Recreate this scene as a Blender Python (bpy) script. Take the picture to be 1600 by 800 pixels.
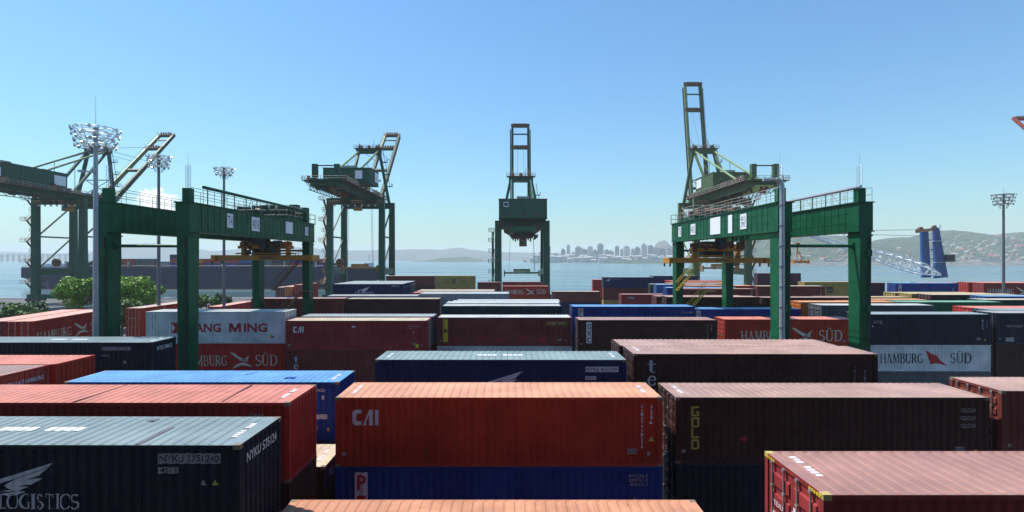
import bpy, bmesh, math, random
from mathutils import Vector, Matrix
R = math.radians
random.seed(11)
scene = bpy.context.scene
col = scene.collection
for o in list(bpy.data.objects): bpy.data.objects.remove(o)

# ------------------------------------------------------------------ camera
F, CX, CY, H = 830.0, 793.0, 404.0, 15.6          # focal length in photo pixels, principal point, eye height
cam = bpy.data.cameras.new('camera'); camo = bpy.data.objects.new('camera', cam); col.objects.link(camo)
cam.sensor_width = 36.0; cam.lens = 36.0 * F / 1600.0
cam.shift_x = (800 - CX) / 1600.0; cam.shift_y = (CY - 400) / 1600.0
cam.clip_start = 0.1; cam.clip_end = 40000
camo.location = (0, 0, H); camo.rotation_euler = (R(90), 0, 0)
scene.camera = camo
def P(x, y, D): return Vector(((x - CX) * D / F, D, H - (y - CY) * D / F))
def PX(x, D): return (x - CX) * D / F
def PZ(y, D): return H - (y - CY) * D / F

# ------------------------------------------------------------------ light
sun_dir = Vector((-1.4, 0.62, 3.0)).normalized()   # towards the sun
SUN_EL = math.asin(sun_dir.z); SUN_AZ = math.atan2(sun_dir.x, sun_dir.y)
world = bpy.data.worlds.new('World'); scene.world = world; world.use_nodes = True
wn = world.node_tree.nodes; wl = world.node_tree.links
bg = wn['Background']; bg.inputs[1].default_value = 0.10
sky = wn.new('ShaderNodeTexSky'); sky.sky_type = 'NISHITA'; sky.sun_disc = False
sky.sun_elevation = SUN_EL; sky.sun_rotation = SUN_AZ
sky.altitude = 0; sky.air_density = 1.5; sky.dust_density = 0.6; sky.ozone_density = 3.0
# one small cumulus low over the bay on the left
tc = wn.new('ShaderNodeTexCoord')
cdir = Vector((245 - CX, F, CY - 312)).normalized()
sub = wn.new('ShaderNodeVectorMath'); sub.operation = 'SUBTRACT'; sub.inputs[1].default_value = cdir
wl.new(tc.outputs['Generated'], sub.inputs[0])
mp = wn.new('ShaderNodeVectorMath'); mp.operation = 'MULTIPLY'; mp.inputs[1].default_value = (1 / .022, 1 / .022, 1 / .014)
wl.new(sub.outputs[0], mp.inputs[0])
ln = wn.new('ShaderNodeVectorMath'); ln.operation = 'LENGTH'; wl.new(mp.outputs[0], ln.inputs[0])
cn = wn.new('ShaderNodeTexNoise'); cn.inputs['Scale'].default_value = 55; cn.inputs['Detail'].default_value = 6; cn.inputs['Roughness'].default_value = .62
wl.new(tc.outputs['Generated'], cn.inputs['Vector'])
ad = wn.new('ShaderNodeMath'); ad.operation = 'MULTIPLY_ADD'; ad.inputs[1].default_value = 2.6; wl.new(cn.outputs[0], ad.inputs[0])
sb = wn.new('ShaderNodeMath'); sb.operation = 'MULTIPLY'; sb.inputs[1].default_value = -1.0; wl.new(ln.outputs['Value'], sb.inputs[0])
wl.new(sb.outputs[0], ad.inputs[2])
cr = wn.new('ShaderNodeMapRange'); cr.inputs[1].default_value = .0; cr.inputs[2].default_value = .3; cr.inputs[3].default_value = 0; cr.inputs[4].default_value = .92
wl.new(ad.outputs[0], cr.inputs[0])
cm = wn.new('ShaderNodeMixRGB'); cm.inputs[2].default_value = (10.5, 10.6, 10.7, 1)
tint = wn.new('ShaderNodeMixRGB'); tint.blend_type = 'MULTIPLY'; tint.inputs[0].default_value = 1; tint.inputs[2].default_value = (.67, 1.0, 1.25, 1); wl.new(sky.outputs[0], tint.inputs[1])
wl.new(cr.outputs[0], cm.inputs[0]); wl.new(tint.outputs[0], cm.inputs[1]); wl.new(cm.outputs[0], bg.inputs[0])
sun = bpy.data.lights.new('sun', 'SUN'); sun.energy = 5.0; sun.angle = R(0.5); sun.color = (1.0, 0.95, 0.88)
suno = bpy.data.objects.new('sun', sun); col.objects.link(suno); suno.location = (0, 0, 200)
suno.rotation_euler = sun_dir.to_track_quat('Z', 'Y').to_euler()
vs = scene.view_settings; vs.view_transform = 'Standard'; vs.look = 'None'; vs.exposure = 0.38; vs.gamma = 1.0; vs.use_curve_mapping = False
cy = scene.cycles
cy.max_bounces = 6; cy.diffuse_bounces = 3; cy.glossy_bounces = 3; cy.transmission_bounces = 2; cy.volume_bounces = 3
cy.transparent_max_bounces = 6; cy.use_denoising = True; cy.caustics_reflective = False; cy.caustics_refractive = False

# ------------------------------------------------------------------ helpers
class MB:
    def __init__(s): s.v = []; s.f = []
    def add(s, vs, fs):
        n = len(s.v); s.v += [tuple(v) for v in vs]; s.f += [tuple(i + n for i in f) for f in fs]; return s
    def box(s, x0, x1, y0, y1, z0, z1):
        return s.add([(x0,y0,z0),(x1,y0,z0),(x1,y1,z0),(x0,y1,z0),(x0,y0,z1),(x1,y0,z1),(x1,y1,z1),(x0,y1,z1)],
                     [(0,3,2,1),(4,5,6,7),(0,1,5,4),(1,2,6,5),(2,3,7,6),(3,0,4,7)])
    def beam(s, p, q, w, h, w2=None, h2=None, up=(0,0,1)):
        p = Vector(p); q = Vector(q); d = (q - p).normalized(); up = Vector(up)
        if abs(d.dot(up)) > .98: up = Vector((0,1,0))
        a = d.cross(up).normalized(); b = a.cross(d).normalized()
        w2 = w if w2 is None else w2; h2 = h if h2 is None else h2
        vs = []
        for c, ww, hh in ((p, w, h), (q, w2, h2)):
            for sa, sb_ in ((-1,-1),(1,-1),(1,1),(-1,1)): vs.append(c + a * sa * ww / 2 + b * sb_ * hh / 2)
        return s.add(vs, [(0,3,2,1),(4,5,6,7),(0,1,5,4),(1,2,6,5),(2,3,7,6),(3,0,4,7)])
    def tube(s, p, q, r, n=6, r2=None):
        p = Vector(p); q = Vector(q); d = (q - p).normalized(); r2 = r if r2 is None else r2
        up = Vector((0,0,1)) if abs(d.z) < .95 else Vector((1,0,0))
        a = d.cross(up).normalized(); b = a.cross(d)
        vs = []
        for c, rr in ((p, r), (q, r2)):
            for k in range(n):
                t = 2 * math.pi * k / n; vs.append(c + a * math.cos(t) * rr + b * math.sin(t) * rr)
        fs = [(k, (k+1) % n, n + (k+1) % n, n + k) for k in range(n)] + [tuple(range(n))[::-1], tuple(range(n, 2*n))]
        return s.add(vs, fs)
    def poly(s, pts, t=.02):                      # outline in x,z at y=0, thickness t towards +y
        n = len(pts)
        vs = [(x, 0, z) for x, z in pts] + [(x, t, z) for x, z in pts]
        return s.add(vs, [tuple(range(n)), tuple(range(n, 2*n))[::-1]] + [(k, n+k, n+(k+1) % n, (k+1) % n) for k in range(n)])
    def mesh(s, name):
        m = bpy.data.meshes.new(name); m.from_pydata(s.v, [], s.f)
        bm = bmesh.new(); bm.from_mesh(m); bmesh.ops.recalc_face_normals(bm, faces=bm.faces); bm.to_mesh(m); bm.free()
        return m
    def build(s, name, mat, parent=None, loc=(0,0,0)): return link(name, s.mesh(name), mat, parent, loc)
def link(name, mesh, mat, parent=None, loc=(0,0,0), rot=(0,0,0)):
    o = bpy.data.objects.new(name, mesh); col.objects.link(o)
    if mat is not None:
        if not mesh.materials: mesh.materials.append(mat)
        if mesh.materials[0] is not mat:
            o.material_slots[0].link = 'OBJECT'; o.material_slots[0].material = mat
    o.parent = parent; o.location = loc; o.rotation_euler = rot
    return o
def tag(o, label, cat, group=None):
    o['label'] = label; o['category'] = cat
    if group: o['group'] = group
    return o
def empty(name, loc, label, cat, group=None, rz=0):
    o = bpy.data.objects.new(name, None); col.objects.link(o); o.location = loc; o.rotation_euler = (0, 0, rz)
    o.empty_display_size = .3
    return tag(o, label, cat, group)
def kind(o, k): o['kind'] = k; return o
def railing(mb, p, q, h=1.1, step=1.5, r=.025, rails=2, n=4):
    p = Vector(p); q = Vector(q); L = (q - p).length; k = max(1, int(L / step))
    for i in range(k + 1):
        a = p.lerp(q, i / k); mb.tube(a, a + Vector((0,0,h)), r, n)
    for j in range(rails):
        d = Vector((0,0,h * (1 - j * .5))); mb.tube(p + d, q + d, r, n)

# ------------------------------------------------------------------ materials
def nt(name):
    m = bpy.data.materials.new(name); m.use_nodes = True
    return m, m.node_tree.nodes, m.node_tree.links, m.node_tree.nodes['Principled BSDF']
def coords(N, L, scale=(1,1,1)):
    t = N.new('ShaderNodeTexCoord'); oi = N.new('ShaderNodeObjectInfo')
    mul = N.new('ShaderNodeVectorMath'); mul.operation = 'SCALE'; mul.inputs[0].default_value = (37, 53, 11); L.new(oi.outputs['Random'], mul.inputs['Scale'])
    a = N.new('ShaderNodeVectorMath'); a.operation = 'ADD'; L.new(t.outputs['Object'], a.inputs[0]); L.new(mul.outputs[0], a.inputs[1])
    s = N.new('ShaderNodeVectorMath'); s.operation = 'MULTIPLY'; s.inputs[1].default_value = scale; L.new(a.outputs[0], s.inputs[0])
    return s.outputs[0], oi
def noise(N, L, vec, scale, detail=5, rough=.55):
    n = N.new('ShaderNodeTexNoise'); n.inputs['Scale'].default_value = scale; n.inputs['Detail'].default_value = detail; n.inputs['Roughness'].default_value = rough
    L.new(vec, n.inputs['Vector']); return n.outputs[0]
def ramp(N, L, val, a, b, lo=0., hi=1.):
    r = N.new('ShaderNodeMapRange'); r.inputs[1].default_value = a; r.inputs[2].default_value = b; r.inputs[3].default_value = lo; r.inputs[4].default_value = hi
    L.new(val, r.inputs[0]); return r.outputs[0]
def mix(N, L, fac, c1, c2):
    m = N.new('ShaderNodeMixRGB')
    if isinstance(fac, float): m.inputs[0].default_value = fac
    else: L.new(fac, m.inputs[0])
    for i, c in ((1, c1), (2, c2)):
        if isinstance(c, tuple): m.inputs[i].default_value = c + (1,) if len(c) == 3 else c
        else: L.new(c, m.inputs[i])
    return m.outputs[0]
def paint(name, c, rough=.5, wear=.5, streak=True, spec=.4, dust=None, roof=False):
    m, N, L, b = nt(name)
    v, oi = coords(N, L)
    big = ramp(N, L, noise(N, L, v, .7), .3, .7)
    fade = tuple(min(1, x * 1.05 + .006) for x in c); dark = tuple(x * .70 for x in c)
    base = mix(N, L, big, dark, fade)
    if streak:
        v2, _ = coords(N, L, (3.2, 3.2, .16))
        st = ramp(N, L, noise(N, L, v2, 2.0, 6, .65), .50, .74, 0, .75 * wear)
        base = mix(N, L, st, base, tuple(x * .45 + .006 for x in c))
        # rust runs: thin vertical stains that start at scattered places
        runs = ramp(N, L, noise(N, L, v2, 5.0, 4, .6), .62, .74)
        where = ramp(N, L, noise(N, L, v, .9, 4, .6), .50, .66)
        mm = N.new('ShaderNodeMath'); mm.operation = 'MULTIPLY'; L.new(runs, mm.inputs[0]); L.new(where, mm.inputs[1])
        sc = N.new('ShaderNodeMath'); sc.operation = 'MULTIPLY'; sc.inputs[1].default_value = min(1, 1.1 * wear); L.new(mm.outputs[0], sc.inputs[0])
        base = mix(N, L, sc.outputs[0], base, (.085, .034, .016))
    # scuffs and chalking: broad pale patches with broken edges
    pat = ramp(N, L, noise(N, L, v, 1.9, 9, .72), .58, .70, 0, .5 * wear)
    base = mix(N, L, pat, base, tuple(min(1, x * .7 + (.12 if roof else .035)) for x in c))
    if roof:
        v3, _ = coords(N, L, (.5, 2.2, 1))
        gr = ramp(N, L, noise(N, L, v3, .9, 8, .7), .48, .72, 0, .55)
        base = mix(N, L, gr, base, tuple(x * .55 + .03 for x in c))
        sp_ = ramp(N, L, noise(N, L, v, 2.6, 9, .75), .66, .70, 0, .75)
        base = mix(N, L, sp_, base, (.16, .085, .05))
    ru = ramp(N, L, noise(N, L, v, 5.5, 8, .7), .655, .70, 0, .8 * wear)
    base = mix(N, L, ru, base, (.11, .045, .022))
    val = N.new('ShaderNodeHueSaturation'); L.new(ramp(N, L, oi.outputs['Random'], 0, 1, .84, 1.10), val.inputs['Value']); L.new(base, val.inputs['Color'])
    L.new(val.outputs[0], b.inputs['Base Color'])
    L.new(ramp(N, L, noise(N, L, v, 3.0), .3, .7, rough - .08, rough + .18), b.inputs['Roughness'])
    b.inputs['Specular IOR Level'].default_value = spec
    return m
def plain(name, c, rough=.5, metal=0., spec=.4, var=.12, scale=2.):
    m, N, L, b = nt(name)
    v, oi = coords(N, L)
    base = mix(N, L, ramp(N, L, noise(N, L, v, scale, 6, .6), .3, .7), tuple(x * (1 - var) for x in c), tuple(min(1, x * (1 + var)) for x in c))
    L.new(base, b.inputs['Base Color']); b.inputs['Roughness'].default_value = rough; b.inputs['Metallic'].default_value = metal
    b.inputs['Specular IOR Level'].default_value = spec
    return m
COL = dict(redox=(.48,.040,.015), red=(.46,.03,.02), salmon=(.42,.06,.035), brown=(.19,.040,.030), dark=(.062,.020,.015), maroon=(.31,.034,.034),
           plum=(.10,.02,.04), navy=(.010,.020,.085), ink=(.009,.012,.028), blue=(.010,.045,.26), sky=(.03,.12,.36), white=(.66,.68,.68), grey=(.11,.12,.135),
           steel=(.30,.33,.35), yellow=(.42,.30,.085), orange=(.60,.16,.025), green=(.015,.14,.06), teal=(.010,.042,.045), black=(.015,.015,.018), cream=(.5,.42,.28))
ROOF_LIT = dict(redox=(.74,.34,.19), red=(.72,.25,.17), salmon=(.74,.25,.17), brown=(.47,.29,.235), dark=(.42,.27,.23), maroon=(.46,.235,.19), plum=(.30,.17,.21),  # far paler than the sides: chalky bleaching plus sunlight put into the colour
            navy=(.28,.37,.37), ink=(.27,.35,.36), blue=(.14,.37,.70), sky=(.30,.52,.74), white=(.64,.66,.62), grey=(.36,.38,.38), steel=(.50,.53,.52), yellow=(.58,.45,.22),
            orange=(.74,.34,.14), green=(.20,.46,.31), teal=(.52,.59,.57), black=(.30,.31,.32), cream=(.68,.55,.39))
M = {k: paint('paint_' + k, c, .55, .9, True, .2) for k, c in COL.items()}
MR = {k: paint('roof_' + k, tuple(x * .80 for x in c), .42, 1.0, False, .45, roof=True) for k, c in ROOF_LIT.items()}
steelbar = plain('galvanised_bar', (.42,.43,.43), .38, .7)
casting_m = plain('casting_steel', (.20,.15,.10), .6)
brass = plain('casting_yellow', (.45,.34,.12), .55)
letw = plain('lettering_white', (.70,.70,.70), .6); letd = plain('lettering_dark', (.02,.025,.05), .6); letr = plain('lettering_red', (.42,.02,.035), .6)
lety = plain('lettering_yellow', (.55,.42,.10), .6); letb = plain('lettering_blue', (.03,.06,.28), .6); letp = plain('sticker_pale', (.62,.60,.62), .6)
lets = plain('lettering_sand', (.62,.55,.44), .6); stk_y = plain('sticker_yellow', (.62,.45,.02), .55)
warn_o = plain('warning_orange', (.6,.28,.04), .6); letg = plain('lettering_grey', (.32,.30,.30), .6)
gm = paint('rtg_green', (.003,.098,.037), .42, .35, True, .22)
gs = paint('sts_green', (.004,.080,.042), .45, .4, True, .25)
go_ = paint('sts_olive', (.085,.135,.045), .5, .45)
gpale = paint('stay_green', (.22,.32,.15), .5, .4)
yel = paint('spreader_orange', (.46,.19,.010), .45, .4, True, .5)
ylw = paint('stair_yellow', (.55,.40,.03), .5, .3); rust = paint('rusty_fittings', (.20,.10,.05), .65, .6); dkm = plain('dark_machinery', (.03,.035,.035), .5)
pale = paint('railing_pale', (.42,.38,.32), .55, .4); galv = plain('galvanised', (.40,.42,.45), .42, .5); signw = plain('sign_white', (.78,.79,.80), .5, var=.04)
redc = paint('crane_red', (.42,.06,.05), .5, .4); bluec = paint('crane_blue', (.02,.10,.30), .45, .3); whitec = plain('lattice_white', (.82,.83,.83), .5, spec=.5)
lampg = plain('lamp_reflector', (.62,.64,.66), .22, .9); ropem = plain('wire_rope', (.05,.05,.05), .5); cabg = plain('cab_glass', (.03,.05,.06), .08, 0, .6)
polem = plain('mast_steel', (.16,.16,.17), .5, .4)

# ------------------------------------------------------------------ setting: yard, quay, water
gmat, N, L, b = nt('yard_asphalt')
t = N.new('ShaderNodeTexCoord'); n1 = noise(N, L, t.outputs['Object'], .15, 6, .6); n2 = noise(N, L, t.outputs['Object'], 6., 6, .6)
L.new(mix(N, L, ramp(N, L, n2, .3, .7, 0, .5), mix(N, L, ramp(N, L, n1, .35, .65), (.055,.055,.055), (.11,.105,.10)), (.075,.07,.065)), b.inputs['Base Color'])
b.inputs['Roughness'].default_value = .85
MB().box(-900, 900, -300, 207, -6, 0).build('yard_pavement', gmat)
kind(bpy.data.objects['yard_pavement'], 'structure')
conc = plain('quay_concrete', (.30,.29,.27), .8, 0, .3, .25, .4)
kind(MB().box(-899, 899, 205.5, 208.5, -8, .25).build('quay_edge', conc), 'structure')
wm, N, L, b = nt('bay_water')
t = N.new('ShaderNodeTexCoord')
mpn = N.new('ShaderNodeVectorMath'); mpn.operation = 'MULTIPLY'; mpn.inputs[1].default_value = (.35, 1, 1); L.new(t.outputs['Object'], mpn.inputs[0])
wa = noise(N, L, mpn.outputs[0], .22, 8, .6)
bp = N.new('ShaderNodeBump'); bp.inputs['Strength'].default_value = .5; bp.inputs['Distance'].default_value = .5; L.new(wa, bp.inputs['Height']); L.new(bp.outputs[0], b.inputs['Normal'])
b.inputs['Base Color'].default_value = (.07, .125, .14, 1)
wv = N.new('ShaderNodeVectorMath'); wv.operation = 'MULTIPLY'; wv.inputs[1].default_value = (.004, .03, 1); L.new(t.outputs['Object'], wv.inputs[0])
L.new(ramp(N, L, noise(N, L, wv.outputs[0], 1.0, 7, .65), .35, .65, .08, .34), b.inputs['Roughness']); b.inputs['IOR'].default_value = 1.33
wmesh = bpy.data.meshes.new('water')
wmesh.from_pydata([(-9000,-280,0),(9000,-280,0),(9000,9500,0),(-9000,9500,0)], [], [(0,1,2,3)])
kind(link('bay_water', wmesh, wm, None, (0,0,-3)), 'structure')

# unseen building added behind the camera to block sky light and hold the viewpoint
e = empty('sky_blocker_building', (0, -4, 0), 'added dark concrete building behind the camera that blocks sky light', 'building')
bconc = plain('blocker_concrete', (.13,.125,.12), .8, 0, .3, .2, .5)
MB().box(-45, 45, -14, 0, 0, 27).build('wall', bconc, e)
MB().box(-46, 46, -15, 1.2, 27, 27.6).build('roof', bconc, e)
MB().box(-6, 6, 0, 3.2, 13.3, 13.6).build('terrace', bconc, e)
for k in range(4):
    for j in range(14): MB().box(-42+j*6, -38.5+j*6, .0, .06, 3+k*6.2, 6+k*6.2).build('window', cabg, e)

# ------------------------------------------------------------------ containers
W = 2.438
def breaks(L):
    n = int(round((L - .30) / .2777)); p = (L - .30) / n; x0 = -L/2 + .15; out = []
    for k in range(n):
        a = x0 + k * p
        out += [(a, 0), (a + p*.36, 0), (a + p*.5, .036), (a + p*.86, .036)]
    out.append((x0 + n*p, 0)); return out
def prof(L, x):
    bl = breaks(L)
    if x <= bl[0][0] or x >= bl[-1][0]: return 0
    for (a, ya), (c, yc) in zip(bl, bl[1:]):
        if a <= x <= c: return ya + (yc - ya) * (x - a) / (c - a)
    return 0
_cm = {}
from mathutils import noise as mnoise
def dented(L, Hc): return cmesh('side', L, Hc, random.randrange(4))
def cmesh(part, L, Hc, var=0):
    k = (part, L, round(Hc, 2), var)
    if k in _cm: return _cm[k]
    mb = MB(); y0 = -W/2
    if part == 'side':                       # facing -y
        bl = breaks(L); vs = []; fs = []; z0, z1 = .16, Hc - .11
        nz = 7
        for x, d in bl:
            for j in range(nz):
                z = z0 + (z1 - z0) * j / (nz - 1); e_ = math.sin(math.pi * j / (nz - 1)) * min(1, (L/2 - abs(x)) / .8)
                dn = max(0, mnoise.noise(Vector((x * .55 + var * 31, z * .8, var * 7)))) * .055 * e_ + max(0, mnoise.noise(Vector((x * 1.9 + var * 17, z * 1.7, 3))) - .25) * .06 * e_
                vs.append((x, y0 + .012 + d + dn, z))
        for i in range(len(bl) - 1):
            for j in range(nz - 1): a = i*nz + j; fs.append((a, a+nz, a+nz+1, a+1))
        mb.add(vs, fs)
        m = bpy.data.meshes.new('side_wall'); m.from_pydata(mb.v, [], mb.f); _cm[k] = m; return m
    if part == 'roof':
        n = int(round((L - .5) / .31)); p = (L - .5) / n; vs = []; fs = []; z = Hc - .004
        xs = [(-L/2 + .012, z)]
        for i in range(n):
            a = -L/2 + .25 + i*p; xs += [(a, z), (a + p*.14, z - .022), (a + p*.40, z - .022), (a + p*.54, z)]
        xs.append((L/2 - .012, z))
        for x, zz in xs: vs += [(x, y0 + .004, z), (x, y0 + .15, zz), (x, -y0 - .15, zz), (x, -y0 - .004, z)]
        for i in range(len(xs) - 1):
            for j in range(3): fs.append((4*i+j, 4*i+4+j, 4*i+5+j, 4*i+1+j))
        m = bpy.data.meshes.new('roof'); m.from_pydata(vs, [], fs); _cm[k] = m; return m
    if part in ('frame', 'frame_full'):
        for sx in (-1, 1):
            for sy in (-1, 1):
                x = sx * (L/2 - .085); y = sy * (W/2 - .075)
                mb.box(x-.08, x+.08, y-.072, y+.072, .115, Hc - .115)
                if part == 'frame_full':
                    mb.box(x-.09, x+.09, y-.08, y+.08, 0, .118); mb.box(x-.09, x+.09, y-.08, y+.08, Hc-.118, Hc)
            x = sx * (L/2 - .06)
            mb.box(x-.05, x+.05, -W/2+.15, W/2-.15, Hc-.11, Hc-.008); mb.box(x-.05, x+.05, -W/2+.15, W/2-.15, .02, .16)
        for sy in (-1, 1):
            y = sy * (W/2 - .035)
            mb.box(-L/2+.17, L/2-.17, y-.032, y+.032, Hc-.112, Hc-.010); mb.box(-L/2+.17, L/2-.17, y-.032, y+.032, .02, .162)
        mb.box(-L/2+.1, L/2-.1, -W/2+.07, W/2-.07, .10, .14)
    if part == 'casting':
        mb.box(-.089, .089, -.081, .081, 0, .118)
        mb.box(-.03, .03, -.084, -.0805, .035, .085); 
    if part == 'end':                        # blank corrugated end, facing +x
        n = 8; p = (W - .3) / n; vs = []; fs = []; pts = []
        for i in range(n):
            a = -W/2 + .15 + i*p; pts += [(a, 0), (a+p*.4, 0), (a+p*.5, .04), (a+p*.9, .04)]
        pts.append((W/2 - .15, 0))
        for y, d in pts: vs += [(L/2 - .02 - d, y, .16), (L/2 - .02 - d, y, Hc - .11)]
        for i in range(len(pts)-1): fs.append((2*i, 2*i+2, 2*i+3, 2*i+1))
        m = bpy.data.meshes.new('end_wall'); m.from_pydata(vs, [], fs); _cm[k] = m; return m
    if part == 'door':                       # one leaf, y from 0 to 1.07, outer face at x=0 facing +x
        z0, z1 = .17, Hc - .12; w = 1.065
        mb.box(-.05, -.006, .004, w, z0, z1)
        n = 5; ph = (z1 - z0 - .2) / n
        for i in range(n):
            a = z0 + .12 + i * ph
            mb.add([(-.006, .1, a), (-.006, w-.1, a), (.03, w-.1, a+.05), (.03, .1, a+.05), (.03, w-.1, a+ph-.17), (.03, .1, a+ph-.17), (-.006, w-.1, a+ph-.12), (-.006, .1, a+ph-.12)],
                   [(0,1,2,3), (3,2,4,5), (5,4,6,7), (0,3,5,7), (1,6,4,2)])
    if part == 'bar':
        z0, z1 = .10, Hc - .06
        mb.tube((.055, 0, z0), (.055, 0, z1), .021, 6)
        for z in (z0 + .05, z0 + .55, 1.15, z1 - .6, z1 - .05): mb.box(.0, .085, -.045, .045, z - .03, z + .03)
        mb.box(.05, .085, -.30, .02, 1.05, 1.09)
    m = mb.mesh(part); _cm[k] = m; return m
def fulldoor(L, Hc):                         # both leaves with bars, low detail
    k = ('fulldoor', L, round(Hc,2))
    if k in _cm: return _cm[k]
    mb = MB(); d = cmesh('door', L, Hc); bm_ = cmesh('bar', L, Hc)
    for s in (-1, 1):
        mb.add([(v.co.x, s * v.co.y, v.co.z) for v in d.vertices], [tuple(p.vertices) for p in d.polygons])
    m = mb.mesh('door'); _cm[k] = m; return m
def barset(L, Hc):
    k = ('barset', L, round(Hc,2))
    if k in _cm: return _cm[k]
    mb = MB()
    for y in (-.80, -.28, .28, .80):
        mb.tube((.055, y, .1), (.055, y, Hc - .06), .028, 5)
        for z in (.15, 1.1, Hc - .2): mb.box(0, .09, y - .06, y + .06, z - .04, z + .04)
    m = mb.mesh('locking_bars'); _cm[k] = m; return m
GRP = 'shipping containers stacked in the yard'
def container(label, D, xl=None, xr=None, y=None, h=None, c='brown', hc=2.59, L=12.19, doors='L', lod=1, under=(), X=None, rz=0, roofc=None, bars=None, short=None):
    """front face at depth D; xl / xr photo column of the front left / right edge, or X the left edge in metres; y photo row of the front top edge or h metres under the eye"""
    zt = H - h if h is not None else PZ(y, D)
    if X is None: X = PX(xl, D) if xl is not None else PX(xr, D) - L
    loc = Vector((X + L/2, D + W/2, zt - hc))
    if rz: loc = Vector((X, D, zt - hc))
    o = one_container(label, loc, c, hc, L, doors, lod, rz, roofc, bars)
    if not rz: o.rotation_euler.z = R(random.uniform(-.28, .28))
    if lod <= 1: markings(o, c)
    # what it stands on, down to the pavement
    rest = zt - hc; n = max(1, round(rest / 2.62)); hs = rest / n
    names = ['directly under the', 'second below the', 'third below the', 'fourth below the']
    sh = short or label.split(' container')[0] + ' one'
    for i in range(n):
        uc = under[i] if i < len(under) else random.choice(['brown', 'redox', 'dark', 'navy', 'grey', 'maroon', 'blue'])
        det = 2 if i < len(under) and lod < 2 else 3
        one_container('%s container %s %s' % (COLN[uc], names[min(i, 3)], short or sh), Vector((loc.x, loc.y, rest - (i+1) * hs)), uc, hs, L, doors, det, rz, None, None)
    return o
COLN = dict(redox='rust red', red='red', salmon='salmon red', brown='brown', dark='dark brown', maroon='maroon', plum='plum', navy='navy', ink='blue black', blue='blue', sky='light blue',
            white='white', grey='grey', steel='pale grey', yellow='ochre yellow', orange='orange', green='green', teal='dark teal', black='black', cream='cream')
def one_container(label, loc, c, hc, L, doors, lod, rz, roofc, bars):
    e = empty('shipping_container', loc, label, 'container', GRP, rz)
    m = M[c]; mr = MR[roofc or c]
    ds = -1 if doors == 'L' else 1
    link('side_wall', dented(L, hc), m, e); link('side_wall', dented(L, hc), m, e, rot=(0,0,math.pi))
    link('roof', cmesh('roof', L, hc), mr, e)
    link('frame', cmesh('frame' if lod == 0 else 'frame_full', L, hc), m, e)
    link('end_wall', cmesh('end', L, hc), m, e, rot=(0,0,math.pi if ds > 0 else 0))
    if lod == 0:
        for sx in (-1, 1):
            for sy in (-1, 1):
                for z in (0, hc - .118):
                    link('corner_casting', cmesh('casting', L, hc), brass if bars == 'yellow' else casting_m, e, (sx*(L/2-.089), sy*(W/2-.081), z), (0,0,0 if sy < 0 else math.pi))
    rot = (0, 0, 0 if ds > 0 else math.pi)
    if lod <= 1:
        for s in (-1, 1):
            d = link('door', cmesh('door', L, hc), m, e, (ds*(L/2-.035), 0, 0), rot)
            if s < 0: d.scale = (1, -1, 1)
            for yb in (.28, .80): link('locking_bar', cmesh('bar', L, hc), steelbar, d, (0, yb, 0))
    elif lod == 2:
        d = link('door', fulldoor(L, hc), m, e, (ds*(L/2-.035), 0, 0), rot)
        link('locking_bars', barset(L, hc), steelbar, d)
    else:
        link('door', fulldoor(L, hc), m, e, (ds*(L/2-.035), 0, 0), rot)
    e['L'] = L; e['hc'] = hc
    return e

# ---- lettering
_fc = {}
def text_polys(s, size, bold=0., spacing=1.0):
    c = bpy.data.curves.new('t', 'FONT'); c.body = s; c.size = size; c.offset = bold * size; c.space_character = spacing; c.fill_mode = 'FRONT'; c.resolution_u = 2
    o = bpy.data.objects.new('t', c)
    me = bpy.data.meshes.new_from_object(o)
    v = [(p.co.x, p.co.y) for p in me.vertices]; f = [tuple(p.vertices) for p in me.polygons]
    bpy.data.meshes.remove(me); bpy.data.objects.remove(o); bpy.data.curves.remove(c)
    if v:
        mx = min(a for a, _ in v); mxx = max(a for a, _ in v)
    return v, f
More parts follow.
